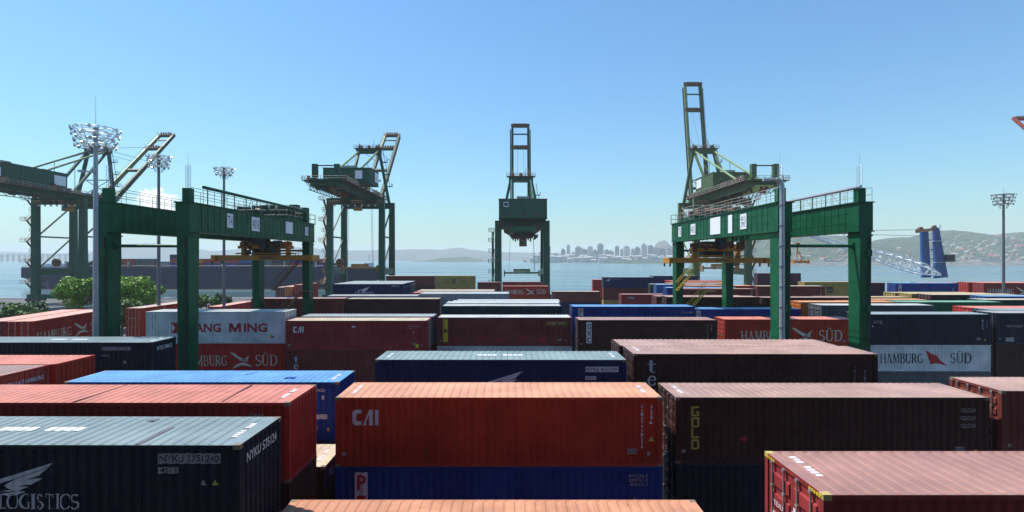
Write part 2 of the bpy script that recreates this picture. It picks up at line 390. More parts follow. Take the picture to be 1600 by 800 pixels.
# stroke letters with thick and thin stems and serifs: (x0,y0,x1,y1,width) in a unit-high box
def arc(cx, cy_, rx, ry, a0, a1, w0, w1, n=9):
    out = []; pts = [(cx + rx*math.cos(R(a0+(a1-a0)*i/n)), cy_ + ry*math.sin(R(a0+(a1-a0)*i/n))) for i in range(n+1)]
    for i in range(n):
        u = abs(math.cos(R(a0+(a1-a0)*(i+.5)/n))); out.append(pts[i] + pts[i+1] + (w1 + (w0-w1)*u,))
    return out
TK, TN = .15, .055
def sf(x, y, w=.26): return [(x-w/2, y, x+w/2, y, .045)]
SER = {
 'H': (.85, [(.16,0,.16,1,TK),(.69,0,.69,1,TK),(.16,.52,.69,.52,TN)] + sf(.16,.02)+sf(.16,.98)+sf(.69,.02)+sf(.69,.98)),
 'A': (.82, [(.12,0,.40,1,TN),(.40,1,.70,0,TK),(.20,.33,.60,.33,TN)] + sf(.12,.02)+sf(.70,.02)),
 'M': (1.0, [(.14,0,.20,1,TN),(.20,1,.50,.1,TK),(.50,.1,.80,1,TN),(.80,1,.86,0,TK)] + sf(.14,.02)+sf(.86,.02)+sf(.18,.98)+sf(.82,.98)),
 'B': (.74, [(.18,0,.18,1,TK),(.18,.98,.42,.98,TN),(.18,.53,.44,.53,TN),(.18,.02,.44,.02,TN)] + arc(.42,.755,.16,.225,-90,90,.13,TN)+arc(.44,.275,.20,.255,-90,90,.14,TN)+sf(.12,.02,.14)+sf(.12,.98,.14)),
 'U': (.82, [(.17,.32,.17,1,TK),(.66,.32,.66,1,TN+.02)] + arc(.415,.30,.245,.28,180,360,.12,.07)+sf(.17,.98)+sf(.66,.98)),
 'R': (.80, [(.18,0,.18,1,TK),(.18,.98,.42,.98,TN),(.18,.50,.44,.50,TN),(.40,.50,.70,.02,TK)] + arc(.42,.74,.18,.24,-90,90,.13,TN)+sf(.18,.02)+sf(.72,.02,.18)+sf(.12,.98,.14)),
 'G': (.84, arc(.44,.5,.34,.48,50,330,.15,TN,14)+[(.70,.06,.70,.42,.12)]+sf(.66,.43)),
 'S': (.62, arc(.31,.745,.21,.235,30,260,.11,.07,9)+arc(.31,.265,.23,.245,-150,90,.13,.07,10)),
 'D': (.86, [(.18,0,.18,1,TK),(.18,.98,.38,.98,TN),(.18,.02,.38,.02,TN)] + arc(.38,.5,.36,.48,-90,90,.15,TN,10)+sf(.12,.02,.14)+sf(.12,.98,.14)),
 't': (.52, [(.24,.16,.24,1.0,.16),(.06,.70,.46,.70,.07)] + arc(.36,.17,.12,.14,180,300,.10,.07,5)),
 'e': (.64, arc(.32,.34,.24,.33,20,330,.15,.07,12)+[(.12,.38,.54,.38,.06)]),
 'x': (.64, [(.14,.68,.50,0,.16),(.50,.68,.14,0,.07)] + sf(.13,.67,.22)+sf(.51,.67,.2)+sf(.13,.01,.2)+sf(.52,.01,.22)),
 'I': (.36, [(.18,0,.18,1,TK)] + sf(.18,.02)+sf(.18,.98)), 'O': (.92, arc(.46,.5,.36,.48,0,360,.15,TN,18)), 'L': (.66, [(.18,0,.18,1,TK),(.1,.03,.6,.03,.06),(.58,.03,.58,.2,.05)]+sf(.18,.98)),
 'T': (.76, [(.38,0,.38,1,TK),(.06,.97,.70,.97,.06),(.07,.8,.07,.97,.05),(.69,.8,.69,.97,.05)]+sf(.38,.02)),
 'C': (.80, arc(.44,.5,.34,.48,45,315,.15,TN,14)+[(.70,.70,.70,.9,.05)]), 'N': (.9, [(.17,0,.17,1,TN),(.17,1,.72,0,TK),(.72,0,.72,1,TN)]+sf(.17,.02)+sf(.14,.98)+sf(.72,.98)), 'Y': (.8, [(.38,0,.38,.46,TK),(.38,.46,.10,1,TK),(.38,.46,.66,1,TN)]+sf(.38,.02)+sf(.1,.98)+sf(.66,.98)),
 'K': (.84, [(.18,0,.18,1,TK),(.20,.45,.62,1,TN),(.34,.60,.70,0,TK)]+sf(.18,.02)+sf(.18,.98)+sf(.62,.98)+sf(.70,.02)), ' ': (.4, [])}
SER['Ü'] = (.82, SER['U'][1] + [(.27,1.16,.35,1.16,.11),(.48,1.16,.56,1.16,.11)])
def serif_polys(s, size, small=None):
    v = []; f = []; x = 0
    for i, ch in enumerate(s):
        w, strokes = SER[ch]; k = size if (small is None or i in small) else size * .82
        for x0, y0, x1, y1, t_ in strokes:
            d = Vector((x1-x0, y1-y0)); l = d.length or 1; nrm = Vector((-d.y, d.x)) / l * t_ / 2; ex = d / l * .012
            n = len(v)
            for a, b_ in ((x0-ex.x+nrm.x, y0-ex.y+nrm.y), (x0-ex.x-nrm.x, y0-ex.y-nrm.y), (x1+ex.x-nrm.x, y1+ex.y-nrm.y), (x1+ex.x+nrm.x, y1+ex.y+nrm.y)): v.append((x + a*k, b_*k))
            f.append((n, n+1, n+2, n+3))
        x += w * k
    return v, f
def put(polys, name, mat, e, x, z, face='F', off=.006, scale=(1,1), conform=True):
    """print flat shapes on a container face; x, z metres from the left bottom corner of that face as one looks at it. F front side, L / R ends"""
    v, f = polys; L_, hc = e['L'], e['hc']
    bm = bmesh.new()
    vs = [bm.verts.new((a*scale[0] + x, 0, b_*scale[1] + z)) for a, b_ in v]
    for q in f:
        try: bm.faces.new([vs[i] for i in q])
        except ValueError: pass
    if face == 'F':
        for vv in bm.verts: vv.co.x -= L_/2
        if conform and vs:
            lo = min(v_.co.x for v_ in bm.verts); hi = max(v_.co.x for v_ in bm.verts)
            for xb, _ in breaks(L_):
                if lo < xb < hi:
                    bmesh.ops.bisect_plane(bm, geom=bm.verts[:] + bm.edges[:] + bm.faces[:], plane_co=(xb,0,0), plane_no=(1,0,0))
            for vv in bm.verts: vv.co.y = -W/2 + .012 + prof(L_, vv.co.x) - off
        else:
            for vv in bm.verts: vv.co.y = -W/2 - off
    elif face == 'R':
        for vv in bm.verts: a = vv.co.x; vv.co.x = L_/2 + .002 + off; vv.co.y = a - W/2
    else:
        for vv in bm.verts: a = vv.co.x; vv.co.x = -L_/2 - .002 - off; vv.co.y = W/2 - a
    want = {'F': Vector((0,-1,0)), 'R': Vector((1,0,0)), 'L': Vector((-1,0,0))}[face]
    bm.normal_update()
    for q in bm.faces:
        if q.normal.dot(want) < 0: q.normal_flip()
    me = bpy.data.meshes.new(name); bm.to_mesh(me); bm.free()
    return link(name, me, mat, e)
def rect(w, h): return [(0,0),(w,0),(w,h),(0,h)], [(0,1,2,3)]
def shape(*polys):
    v = []; f = []
    for p in polys: f.append(tuple(range(len(v), len(v)+len(p)))); v += p
    return v, f
def fit(polys, w=None, h=None):
    v, f = polys; xs = [a for a, _ in v]; ys = [b_ for _, b_ in v]; x0, x1, y0, y1 = min(xs), max(xs), min(ys), max(ys)
    sx = w / (x1-x0) if w else None; sy = h / (y1-y0) if h else None
    sx = sx or sy; sy = sy or sx
    return [((a-x0)*sx, (b_-y0)*sy) for a, b_ in v], f
def word(s, e, x, z, h, mat=None, w=None, serif=False, face='F', bold=.012, name='lettering', off=.006):
    p = serif_polys(s, 1) if serif else text_polys(s, 1, bold)
    return put(fit(p, w, h), name, mat or letw, e, x, z, face, off)
def column(s, e, x, ztop, h, mat=None, w=None, step=1.15, serif=False, face='F', bold=.02):
    for i, ch in enumerate(s):
        if ch == ' ': continue
        word(ch, e, x, ztop - h - i*h*step, h * (.78 if ch in 'aceux' else 1), mat, w, serif, face, bold, off=.011)
def codes(e, x, z, face='F', vertical=False, s='', h=.1, mat=None):
    if vertical: column(s, e, x, z, h, mat or letg, h*.6, 1.25, face=face)
    else: word(s, e, x, z, h, mat or letg, face=face)
def triangle(e, x, z, s=.2, mat=None, face='F'): put(shape([(0,0),(s,0),(s/2,s*.95)]), 'warning_sign', mat or lety, e, x, z, face)
def roofplate(e, side='L', y=.2):
    L_, hc = e['L'], e['hc']; x = -L_/2 + .40 if side == 'L' else L_/2 - .56
    for k in range(8):
        if k == 4: continue
        MB().box(x + (0 if k % 3 else .02), x + .16, -.60 + y + k*.15, -.49 + y + k*.15, hc - .03, hc + .001).build('roof_number', letp, e)
def seam(e, x, w=.05, y0=-1.15, y1=1.15, dx=0., mat=None):
    hc = e['hc']; MB().add([(x-w/2, y0, hc-.003), (x+w/2, y0, hc-.003), (x+w/2+dx, y1, hc-.003), (x-w/2+dx, y1, hc-.003), (x-w/2, y0, hc+.004), (x+w/2, y0, hc+.004), (x+w/2+dx, y1, hc+.004), (x-w/2+dx, y1, hc+.004)],
        [(0,3,2,1),(4,5,6,7),(0,1,5,4),(1,2,6,5),(2,3,7,6),(3,0,4,7)]).build('roof_seam', mat or M['dark'], e)
def rooftext(e):
    L_, hc = e['L'], e['hc']; random_x = -1.2
    for i in range(9):
        if i != 4: MB().box(random_x + i*.26, random_x + i*.26 + .2, -.1, .2, hc - .03, hc + .001).build('roof_number', letw, e)
WING = [[(0,.30),(.9,.66),(1.75,1.0),(1.62,.86),(.86,.52),(.0,.16)], [(.86,.50),(1.62,.84),(1.40,.60),(1.12,.50),(1.52,.54),(1.26,.36),(.92,.30),(1.18,.28),(.95,.16),(.45,.12),(.80,.20),(.60,.30)],
        [(.0,.12),(.2,.17),(.08,.02)], [(.16,.03),(.5,.02),(.85,.02),(1.1,.12),(1.0,.16),(.6,.08)]]
BIRD = [[(0,1.0),(.22,.96),(.62,.70),(1.02,.52),(1.10,.44),(.62,.50),(.30,.72)], [(.10,0),(.40,.30),(.78,.42),(1.10,.30),(1.36,.14),(1.0,.20),(.62,.22),(.36,.10)], [(.60,.50),(1.02,.52),(1.18,.86),(.92,.66)]]
FLAG = [[(0,1.0),(.22,.92),(.52,.76),(.82,.70),(1.0,.42),(1.6,0),(1.02,.16),(.70,.20),(.36,.10)]]
def nyk(e, x, z, k=1.0):                       # x, z: tip of the wing
    put(fit(shape(*WING), 1.95*k, .84*k), 'logo', letp, e, x - 1.95*k, z - .84*k)
    word('NYK LOGISTICS', e, x - 2.45*k, z - 1.20*k, .42*k, letp, 3.1*k, True)
    word('MEGACARRIER', e, x - 1.9*k, z - 1.55*k, .2*k, letg, 2.2*k)
def hamburg(e, x, z, h, w, mat=lets, bird=None, dark=False):
    a = w * .47; word('HAMBURG', e, x, z, h, mat, a, True)
    put(fit(shape(*(FLAG if dark else BIRD)), w * .24, h * 1.55), 'logo', letr if dark else mat, e, x + w*.50, z - .28*h)
    word('SÜD', e, x + w*.77, z, h * 1.25, mat, w * .23, True)
def numbers(e, x=None):
    L_, hc = e['L'], e['hc']
    codes(e, L_ - 1.9 if x is None else x, hc - .55, s='ABXU 417%03d' % random.randint(100,999), h=.11)
    codes(e, L_ - 1.9 if x is None else x, hc - .75, s='45G1', h=.09)

def markings(e, c):
    L_, hc = e['L'], e['hc']; pale_ = c in ('white', 'steel', 'cream', 'yellow'); mt = letd if pale_ else letg
    for i, t_ in enumerate(('MAX GR 30480 KG', 'TARE 3790 KG', 'NET 26690 KG', 'CU CAP 67.7')):
        word(t_, e, L_/2 - .3, .62 - i*.1, .055, mt, .62) if False else None
    put(rect(.16, .12), 'data_plate', letg, e, .24, .42, off=.004)
    put(rect(.10, .16), 'data_plate', stk_y if random.random() < .4 else letg, e, L_ - .55, .40, off=.004)
    for i in range(random.randint(1, 3)):
        put(rect(random.uniform(.25, .7), random.uniform(.2, .5)), 'repair_patch', M[c], e, random.uniform(1, L_ - 2), random.uniform(.2, hc - .8), off=.004)
    for i in range(3): put(rect(.34, .045), 'small_print', mt, e, L_ - 1.3, .62 - i*.075, off=.004)
# ---- nearest rows
c = container('salmon orange container along the bottom edge of the photo, nearest the camera', 13.65, X=-6.53, h=7.3, c='redox', hc=2.9, lod=0, short='nearest orange roof at the bottom edge')
c = container('rust red container with white CAI lettering in the middle foreground', 19.8, xl=524, y=621, c='redox', lod=0, under=('blue','brown'), doors='R', short='foreground container lettered CAI')
codes(c, 11.40, 2.30, vertical=True, s='CAIU7441258', h=.12, mat=letp); codes(c, 11.75, 2.30, vertical=True, s='4251', h=.11, mat=letp)
triangle(c, 11.68, .95, .2); triangle(c, 11.70, 1.6, .13, letp)
put(shape([(0,.12),(.12,0),(.46,0),(.46,.2),(.2,.2),(.2,.6),(.46,.6),(.46,.8),(.12,.8),(0,.68)], [(.52,0),(.80,.8),(.98,.8),(.98,0),(.80,0),(.80,.52),(.66,.16),(.66,0)], [(1.08,0),(1.26,0),(1.26,.8),(1.08,.8)]), 'lettering', letp, c, .62, 1.55, scale=(.78,.72))
roofplate(c, 'L', .1); roofplate(c, 'R', .1); cai = c
for k, o in enumerate(bpy.data.objects):
    if o.get('label', '').startswith('blue container directly under the foreground container lettered CAI'): pil = o
put(rect(.48, 2.3), 'sticker', letp, pil, .72, .1)
column('PIL', pil, .80, 2.3, .58, letr, .34, 1.32); 
for i, s in enumerate(('PCIU', '829795 0', '45G1')): word(s, pil, 10.95, 2.2 - i*.16, .12, letg, .7)
triangle(pil, 11.05, 1.25, .24, warn_o); triangle(pil, 11.42, 1.25, .2, warn_o)
c = container('navy container with pale wing emblem and LOGISTICS lettering at the lower left corner', 13.5, xr=376, y=695, c='ink', hc=2.9, lod=0, doors='L', short='lower left wing emblem container', under=('ink',))
nyk(c, 7.42, 2.44)
put(rect(1.58, .26), 'sticker', letg, c, 10.1, 2.42); word('NYKU 5751240', c, 10.14, 2.46, .18, letd, 1.5, off=.009)
put(rect(.5, .16), 'sticker', letg, c, 10.1, 2.17); word('4511', c, 10.15, 2.19, .12, letd, .4, off=.009)
triangle(c, 11.18, 1.88, .15, letg); triangle(c, 11.48, 1.88, .15, lety)
word('NYKU 575124', c, .35, 2.32, .26, letp, 1.75, face='R')
roofplate(c, 'R', 0); rooftext(c); seam(c, 3.45, .16, -1.15, .25, mat=M['grey']); seam(c, 2.5, .3, .75, .95, mat=M['grey'])
c = container('salmon red container with seamed roof behind the lower left wing emblem container', 17.0, xr=452, y=629, c='red', lod=0, doors='L', short='salmon red one at left', under=('dark',), roofc='salmon')
seam(c, -.9, .05, dx=.1); seam(c, 3.9, .06, dx=-.15); roofplate(c, 'R', 0); word('CAIU', c, 10.9, 2.1, .14, letg); word('42G1', c, 10.9, 1.9, .14, letg)
c = container('beige roofed dark container low in the gap left of the CAI one', 19.95, X=-19.05, h=7.82, c='dark', lod=0, doors='L', short='low beige roofed container in the gap', roofc='cream', under=('dark',))
word('R2', c, .5, 2.0, .3, letg, face='R'); roofplate(c, 'R', 0)
c = container('blue container with bright light blue roof in the left middle ground', 23.5, xr=530, y=597, c='blue', lod=0, doors='L', short='blue one with light blue roof', under=('navy',))
word('PCIU', c, 11.2, 2.15, .13, letp); word('8', c, 11.4, 1.8, .2, letp); put(rect(.55,.2), 'sticker', letp, c, 11.1, .95); word('CODE', c, 11.15, .98, .14, letr); roofplate(c, 'R', -.1); seam(c, 3.6, .5, -.55, -.2, mat=M['blue']); seam(c, 1.2, .05, .3, .8, .3, mat=M['blue'])

c = container('pink roofed container cut by the left edge below the navy roof', 22.5, X=-33.7, y=588, c='salmon', lod=1, doors='L', short='pink roof at left edge', roofc='brown')
word('TRLU 417 HAMBURG', c, .3, 2.0, .2, letp, 1.8, face='R')
c = container('pink roofed container at left, second from the navy one', 25.3, X=-33.7, y=569, c='redox', lod=1, doors='L', short='second pink roof at left', roofc='salmon')
c = container('navy container with grey blue roof before the left gantry leg', 33.0, xr=237, y=535, c='ink', lod=1, doors='L', short='navy container before left gantry', under=('navy',), hc=2.9)
put(rect(1.75,.22), 'sticker', letg, c, 9.1, 2.4); word('NYKU 871932', c, 9.15, 2.43, .17, letd, 1.6, off=.009); word('4511', c, 9.1, 2.0, .16, letg)
word('NYKU 84612', c, .5, 2.3, .28, letp, 1.5, face='R'); rooftext(c); roofplate(c, 'R', 0); triangle(c, 10.4, 1.6, .2, letg)
# right foreground
c = container('dark red container with tex lettering on its doors at the lower right', 10.7, xl=1286, y=773, c='maroon', lod=0, doors='L', bars='yellow', short='lower right tex door container', roofc='maroon', hc=2.9, under=('ink',))
word('tex', c, 1.35, 1.75, .42, letw, .95, True, face='L', off=.05); word('TEXU', c, .55, 1.85, .12, letp, face='L', off=.05); word('42G1', c, .5, 1.6, .12, letp, face='L', off=.05)
put(rect(.2,.2), 'warning_sign', stk_y, c, 1.85, 1.1, 'L', off=.05); roofplate(c, 'L', .3)
hz = MB()
for i in range(5):
    for s in (-1, 1): hz.box(-6.11, -6.098, s*(.75+i*.09)-.03, s*(.75+i*.09)+.03, 2.80, 2.86)
hz.build('hazard_marking', stk_y, c)
c = container('dark brown container with yellow GOLD lettering right of the CAI one', 20.65, xl=1056, y=621, c='dark', lod=0, doors='L', short='container lettered GOLD', under=('ink',), roofc='brown')
for i, ch in enumerate('GOLD'):
    sh = {'G': [[(0,0),(.5,0),(.5,.34),(.28,.34),(.28,.24),(.38,.24),(.38,.12),(.12,.12),(.12,.58),(.5,.58),(.5,.7),(0,.7)]],
          'O': [[(0,0),(.5,0),(.5,.12),(0,.12)],[(0,.58),(.5,.58),(.5,.7),(0,.7)],[(0,.12),(.12,.12),(.12,.58),(0,.58)],[(.38,.12),(.5,.12),(.5,.58),(.38,.58)]],
          'L': [[(0,0),(.5,0),(.5,.12),(.12,.12),(.12,.7),(0,.7)]],
          'D': [[(0,0),(.42,0),(.5,.08),(.5,.12),(0,.12)],[(0,.58),(.5,.58),(.5,.62),(.42,.7),(0,.7)],[(0,.12),(.12,.12),(.12,.58),(0,.58)],[(.38,.12),(.5,.12),(.5,.58),(.38,.58)]]}[ch]
    put(shape(*sh), 'lettering', lety, c, .62, 1.85 - i*.43, scale=(.62,.55))
put(shape([(0,.1),(.2,.25),(.32,.1),(.2,0)]), 'sticker', letr, c, 2.5, .85); roofplate(c, 'L', .1)
for i in range(3): word('GLDU', c, 11.1, 2.0 - i*.3, .16, letg)
c = container('brown container with grey doors at the right edge beyond the GOLD one', 20.5, X=19.1, y=611, c='brown', lod=0, doors='L', short='right edge brown container', roofc='brown')
for i in range(4): word(('021793 A', '4561', 'MAX 3048', 'TARE 379')[i], c, .35, 2.05 - i*.16, .11, letp, .6, face='L', off=.05)
c = container('navy container with white wing emblem behind the CAI one', 25.75, xl=586, y=562, c='navy', lod=0, doors='R', short='middle wing emblem container', under=('ink',), hc=2.9)
nyk(c, 7.17, 2.34); put(rect(1.6,.26), 'sticker', letp, c, 10.2, 2.30); word('NYKU 4121309', c, 10.25, 2.34, .18, letd, 1.5, off=.009)
put(rect(.52,.18), 'sticker', letp, c, 10.2, 1.92); word('4511', c, 10.25, 1.94, .14, letd, .4, off=.009); triangle(c, 11.2, 1.62, .16, letp); triangle(c, 11.5, 1.62, .18, lety)
roofplate(c, 'L', 0); roofplate(c, 'R', 0); rooftext(c)
c = container('near black brown container with white vertical tex lettering right of centre', 26.5, xl=990, y=553, c='dark', lod=0, doors='L', short='container with vertical tex', under=('dark',), roofc='brown', hc=2.9)
for i, ch in enumerate('tex'): word(ch, c, .70, 1.95 - i*.66, .62 if ch == 't' else .52, letp, .40 if ch == 't' else .46, True)
codes(c, 11.0, 2.3, vertical=True, s='TEXU70134', h=.14, mat=letg); codes(c, 11.5, 2.1, vertical=True, s='4210', h=.14, mat=letg); roofplate(c, 'L', .3)
c = container('dark container with dusty mauve roof just behind the vertical tex one', 29.3, xl=968, y=540.5, c='dark', lod=1, doors='L', short='mauve roofed dark container', roofc='brown')
# ---- block under the gantries
c = container('white refrigerated container with red YANG MING lettering by the left gantry', 46.5, xl=228, y=487, c='white', lod=1, doors='R', short='white reefer lettered YANG MING', under=('red',), hc=2.8)
word('YANG', c, 3.6, 1.0, .78, letr, 2.95, bold=.03); word('ING', c, 8.55, 1.0, .78, letr, 2.05, bold=.03)
put(fit(shape([(0,0),(.2,0),(.2,1),(0,1)], [(.8,0),(1,0),(1,1),(.8,1)], [(.18,1),(.18,.62),(.42,.05),(.5,.05),(.5,.42),(.26,1)], [(.82,1),(.82,.62),(.58,.05),(.5,.05),(.5,.42),(.74,1)]), 1.05, .78), 'lettering', letr, c, 7.25, 1.0); put(rect(.8,.95), 'logo', letr, c, 2.2, .9); put(shape([(0,0),(.3,.4),(0,.8)]), 'logo_mark', letw, c, 2.25, .98, off=.01)
put(rect(.22,.3), 'sticker', stk_y, c, 10.8, .5); triangle(c, 10.2, 1.6, .22, letg)
ym = c
for o in bpy.data.objects:
    if o.get('label', '').startswith('red container directly under the white reefer'): hamburg(o, 3.2, .75, .95, 8.3)
c = container('brown container with white CAI lettering beside the white YANG MING one', 45.6, xl=446, y=501, c='maroon', lod=1, doors='R', short='middle ground CAI container', under=('brown',), roofc='cream')
put(shape([(0,.12),(.12,0),(.46,0),(.46,.2),(.2,.2),(.2,.6),(.46,.6),(.46,.8),(.12,.8),(0,.68)], [(.52,0),(.80,.8),(.98,.8),(.98,0),(.80,0),(.80,.52),(.66,.16),(.66,0)], [(1.08,0),(1.26,0),(1.26,.8),(1.08,.8)]), 'lettering', letw, c, .65, 1.55, scale=(.72,.66))
numbers(c, 10.6); put(rect(.28,.32), 'sticker', stk_y, c, 11.15, .25); put(rect(.3,.12), 'sticker', letp, c, 5.7, 2.0); triangle(c, 10.9, 1.5, .2, letg)
for o in bpy.data.objects:
    if o.get('label', '').startswith('brown container directly under the middle ground CAI'):
        for i, ch in enumerate('tex'): word(ch, o, .72, 1.55 - i*.6, .5, letp, .38, True)
c = container('grey roofed container hidden behind the middle ground CAI one', 48.3, X=-18.9, y=494.5, c='grey', lod=2, doors='L', short='grey roof behind middle CAI', roofc='steel')
c = container('brown container with long yellow vertical sticker in the centre', 48.0, xl=683, y=496, c='brown', lod=1, doors='L', short='yellow sticker container', under=('white',), roofc='white')
put(rect(.42,2.05), 'sticker', stk_y, c, .55, .35); put(rect(.28,.3), 'sticker_mark', letd, c, .62, 1.2, off=.01); codes(c, .63, 2.3, vertical=True, s='FLORENS', h=.1, mat=letd)
for i in range(5): put(rect(.7 + .3*(i % 2), .5), 'repair_patch', M['maroon'], c, 1.6 + i*1.9, .25 + .2*(i % 2))
word('UNIT 4021', c, 9.9, 1.9, .3, lety); numbers(c, 10.5)
for o in bpy.data.objects:
    if o.get('label', '').startswith('white container directly under the yellow sticker'): word('GESeaCo', o, .5, 1.75, .5, letb, 2.2, bold=.03)
c = container('dark brown container with white GVC plate right of centre', 46.4, xl=903, y=500, c='dark', lod=1, doors='L', short='GVC container', under=('dark',), roofc='brown')
put(rect(.46,1.85), 'sticker', letp, c, .75, .55); column('GVC', c, .82, 2.25, .46, letd, .34, 1.28, True if False else False, bold=.03)
codes(c, 11.3, 2.2, vertical=True, s='GVCU4012', h=.13, mat=letg); codes(c, 11.65, 2.2, vertical=True, s='4210', h=.13, mat=letg)
c = container('red container lettered HAMBURG SÜD behind the right gantry leg', 49.0, xl=1132, y=499, c='redox', lod=1, doors='L', short='HAMBURG SÜD container at right gantry', under=('maroon',), roofc='salmon')
hamburg(c, 1.5, .55, 1.0, 9.4)
c = container('navy container with blue grey roof above the white HAMBURG SÜD one', 50.0, xr=1548, y=491, c='ink', lod=1, doors='L', short='right navy roof', under=('white','grey'), hc=2.9)
codes(c, 11.4, 2.4, vertical=True, s='NYKU', h=.2, mat=letp); codes(c, 11.8, 2.4, vertical=True, s='45G1', h=.16, mat=letg); triangle(c, 1.0, 1.7, .2, letw); word('NYK', c, 1.2, 2.0, .3, letg)
for o in bpy.data.objects:
    if o.get('label', '').startswith('white container directly under the right navy roof'): hamburg(o, 1.8, .75, .95, 8.6, letd, dark=True)
c = container('black container with pale door bars right of the navy roof', 50.0, X=46.0, y=489, c='ink', lod=1, doors='L', short='black right edge container', under=('dark','dark'), roofc='grey', hc=2.9)
word('YM TRIDENT', c, .9, 1.55, .2, letg); put(rect(.8,.4), 'sticker', letg, c, .9, .2)
c = container('grey black container with barred doors behind the right navy roof', 54.0, X=49.4, y=484.5, c='grey', lod=1, doors='L', short='barred grey container')
c = container('pink roofed red container with red doors at the right edge of the gantry block', 57.0, X=49.8, y=481, c='red', lod=1, doors='L', short='red doors right block', roofc='salmon')
c = container('blue container with vertical white PIL plate behind the GVC one', 52.7, xl=894, y=479, c='blue', lod=1, doors='L', short='blue PIL container', under=('navy',))
put(rect(.48,2.2), 'sticker', letp, c, .62, .2); column('PIL', c, .70, 2.36, .62, letr, .34, 1.15); word('PCIU 8297', c, 10.9, 1.9, .2, letg); triangle(c, 11.6, 1.3, .2, letg)
c = container('blue container with red D plate under the right gantry beam', 60.0, xl=1083, y=483, c='blue', lod=1, doors='L', short='blue D plate container')
put(rect(.5,1.2), 'sticker', letp, c, .38, 1.2); word('D', c, .46, 1.6, .62, letr, .36, bold=.03); word('PCIU', c, 10.9, 1.5, .3, letp)
c = container('dark teal container with white roof in the centre behind the yellow sticker one', 53.8, xl=690, y=478, c='teal', lod=1, doors='R', short='dark teal container', roofc='white')
codes(c, 10.9, 1.9, vertical=True, s='4510', h=.2); codes(c, 11.5, 1.9, vertical=True, s='4510', h=.2)
for k, D in enumerate((57.0, 59.8, 62.6)):
    c = container(('white roofed reefer, first behind the dark teal container', 'white roofed reefer, second behind the dark teal container', 'pale roofed reefer, third behind the dark teal container')[k], D, X=-6.6 + .3*k, h=4.78 + .1*k, c='white' if k != 1 else 'steel', lod=2, doors='R', short='reefer row %s behind teal' % 'abc'[k])
c = container('grey container with pale doors right of the right gantry beam', 57.0, xl=1283, y=477, c='grey', lod=1, doors='L', short='grey pale door container', roofc='steel')
word('OLSL', c, 6.0, 1.4, .5, letg); 
c = container('orange container with framed doors below the ochre one at right', 63.0, xl=1251, y=472, c='orange', lod=1, doors='L', short='orange door container', roofc='orange')
c = container('green container with long mint roof at far right', 62.5, X=46.1, y=472, c='green', lod=2, doors='L', short='mint roof container')
# ---- rows behind the gantries
c = container('brown container cut by the far left gantry leg', 69.6, X=-33.6, y=466.5, c='brown', lod=1, doors='R', short='brown one at far left gantry leg', roofc='brown')
c = container('long dark brown container with pale roof left of centre', 69.6, X=-21.1, y=467, c='dark', lod=1, doors='R', short='long dark brown pale roof', roofc='cream', under=('brown',))
c = container('white roofed container behind the long dark brown one', 72.6, X=-24.6, y=462, c='white', lod=2, doors='R', short='white roof left rear')
c = container('pale grey roofed reefer at the left end of the white roofs', 72.6, X=-12.0, y=459.0, c='steel', lod=2, doors='R', short='reefer rear row d')
c = container('white roofed reefer just ahead of the cream roofs', 75.4, X=-12.0, y=457.6, c='white', lod=2, doors='R', short='reefer rear row e')
c = container('red striped container low in the centre distance', 79.0, X=-14.2, y=457.5, c='red', lod=2, doors='R', short='red stripe row', roofc='salmon')
c = container('cream roofed container in the centre distance', 82.0, X=-14.2, y=455.2, c='brown', lod=2, doors='R', short='cream roof row', roofc='cream')
c = container('pale pink roofed container behind the cream one in the centre distance', 85.0, X=-14.2, y=453.5, c='maroon', lod=2, doors='R', short='pale pink roof row', roofc='cream')
for k in range(5):
    c = container(('navy container with wing emblem under the second quay crane', 'pale roofed navy container, second of the row under the second quay crane', 'pale roofed navy container, third of the row under the second quay crane', 'grey roofed container, fourth of the row under the second quay crane', 'grey roofed container, rearmost of the row under the second quay crane')[k],
                  93.0 + 2.65*k, X=-30.6, h=4.45, c='navy' if k < 3 else 'grey', lod=2, doors='L', short='far wing emblem row %s' % 'abcde'[k], roofc='steel', under=('maroon',), hc=2.7)
    if k == 0: nyk(c, 6.5, 2.2, 1.1); word('NYKU 41', c, 10.3, 2.2, .24, letp)
    put(rect(.5,.2), 'sticker', letp, c, 1.6, 2.0, 'R')
c = container('brown container left of the ochre pair in the far centre', 134.0, xl=603, y=431, c='brown', lod=2, doors='R', short='far brown beside ochre pair', under=('dark',), roofc='cream')
c = container('ochre container with black M mark in the far centre', 150.0, xl=677, y=431, c='yellow', lod=2, doors='R', short='far ochre container', under=('yellow',), L=11.8)
word('m', c, 5.3, 1.1, .55, letd, 1.0, bold=.06); word('sc', c, 5.35, .45, .5, letd, .9, bold=.06)
for o in bpy.data.objects:
    if o.get('label', '').startswith('ochre yellow container directly under the far ochre'): word('m', o, 5.3, 1.1, .7, letd, 1.3, bold=.06)
c = container('short brown container with blue ends in the far centre', 140.0, xl=746, y=441, c='brown', lod=2, doors='R', short='short far brown', L=6.06, roofc='maroon', under=('navy',))
c = container('red container lettered HAMBURG SÜD under the middle quay crane', 140.0, xl=785, y=447, c='red', lod=2, doors='R', short='far HAMBURG SÜD', roofc='salmon', under=('red',), hc=2.9)
hamburg(c, .7, .8, 1.15, 10.7)
c = container('dark red container furthest back under the middle quay crane', 165.0, X=-1.6, y=440.5, c='maroon', lod=2, doors='R', short='furthest dark red')
c = container('brown container right of the middle quay crane', 135.0, xl=863, y=455.5, c='brown', lod=2, doors='L', short='brown right of middle crane', roofc='cream')
codes(c, .5, 2.2, vertical=True, s='45G1', h=.35)
c = container('navy over brown stack top with white emblem, far centre right', 126.0, xl=943, y=433, c='navy', lod=2, doors='L', short='navy far stack', under=('brown','yellow'), roofc='steel')
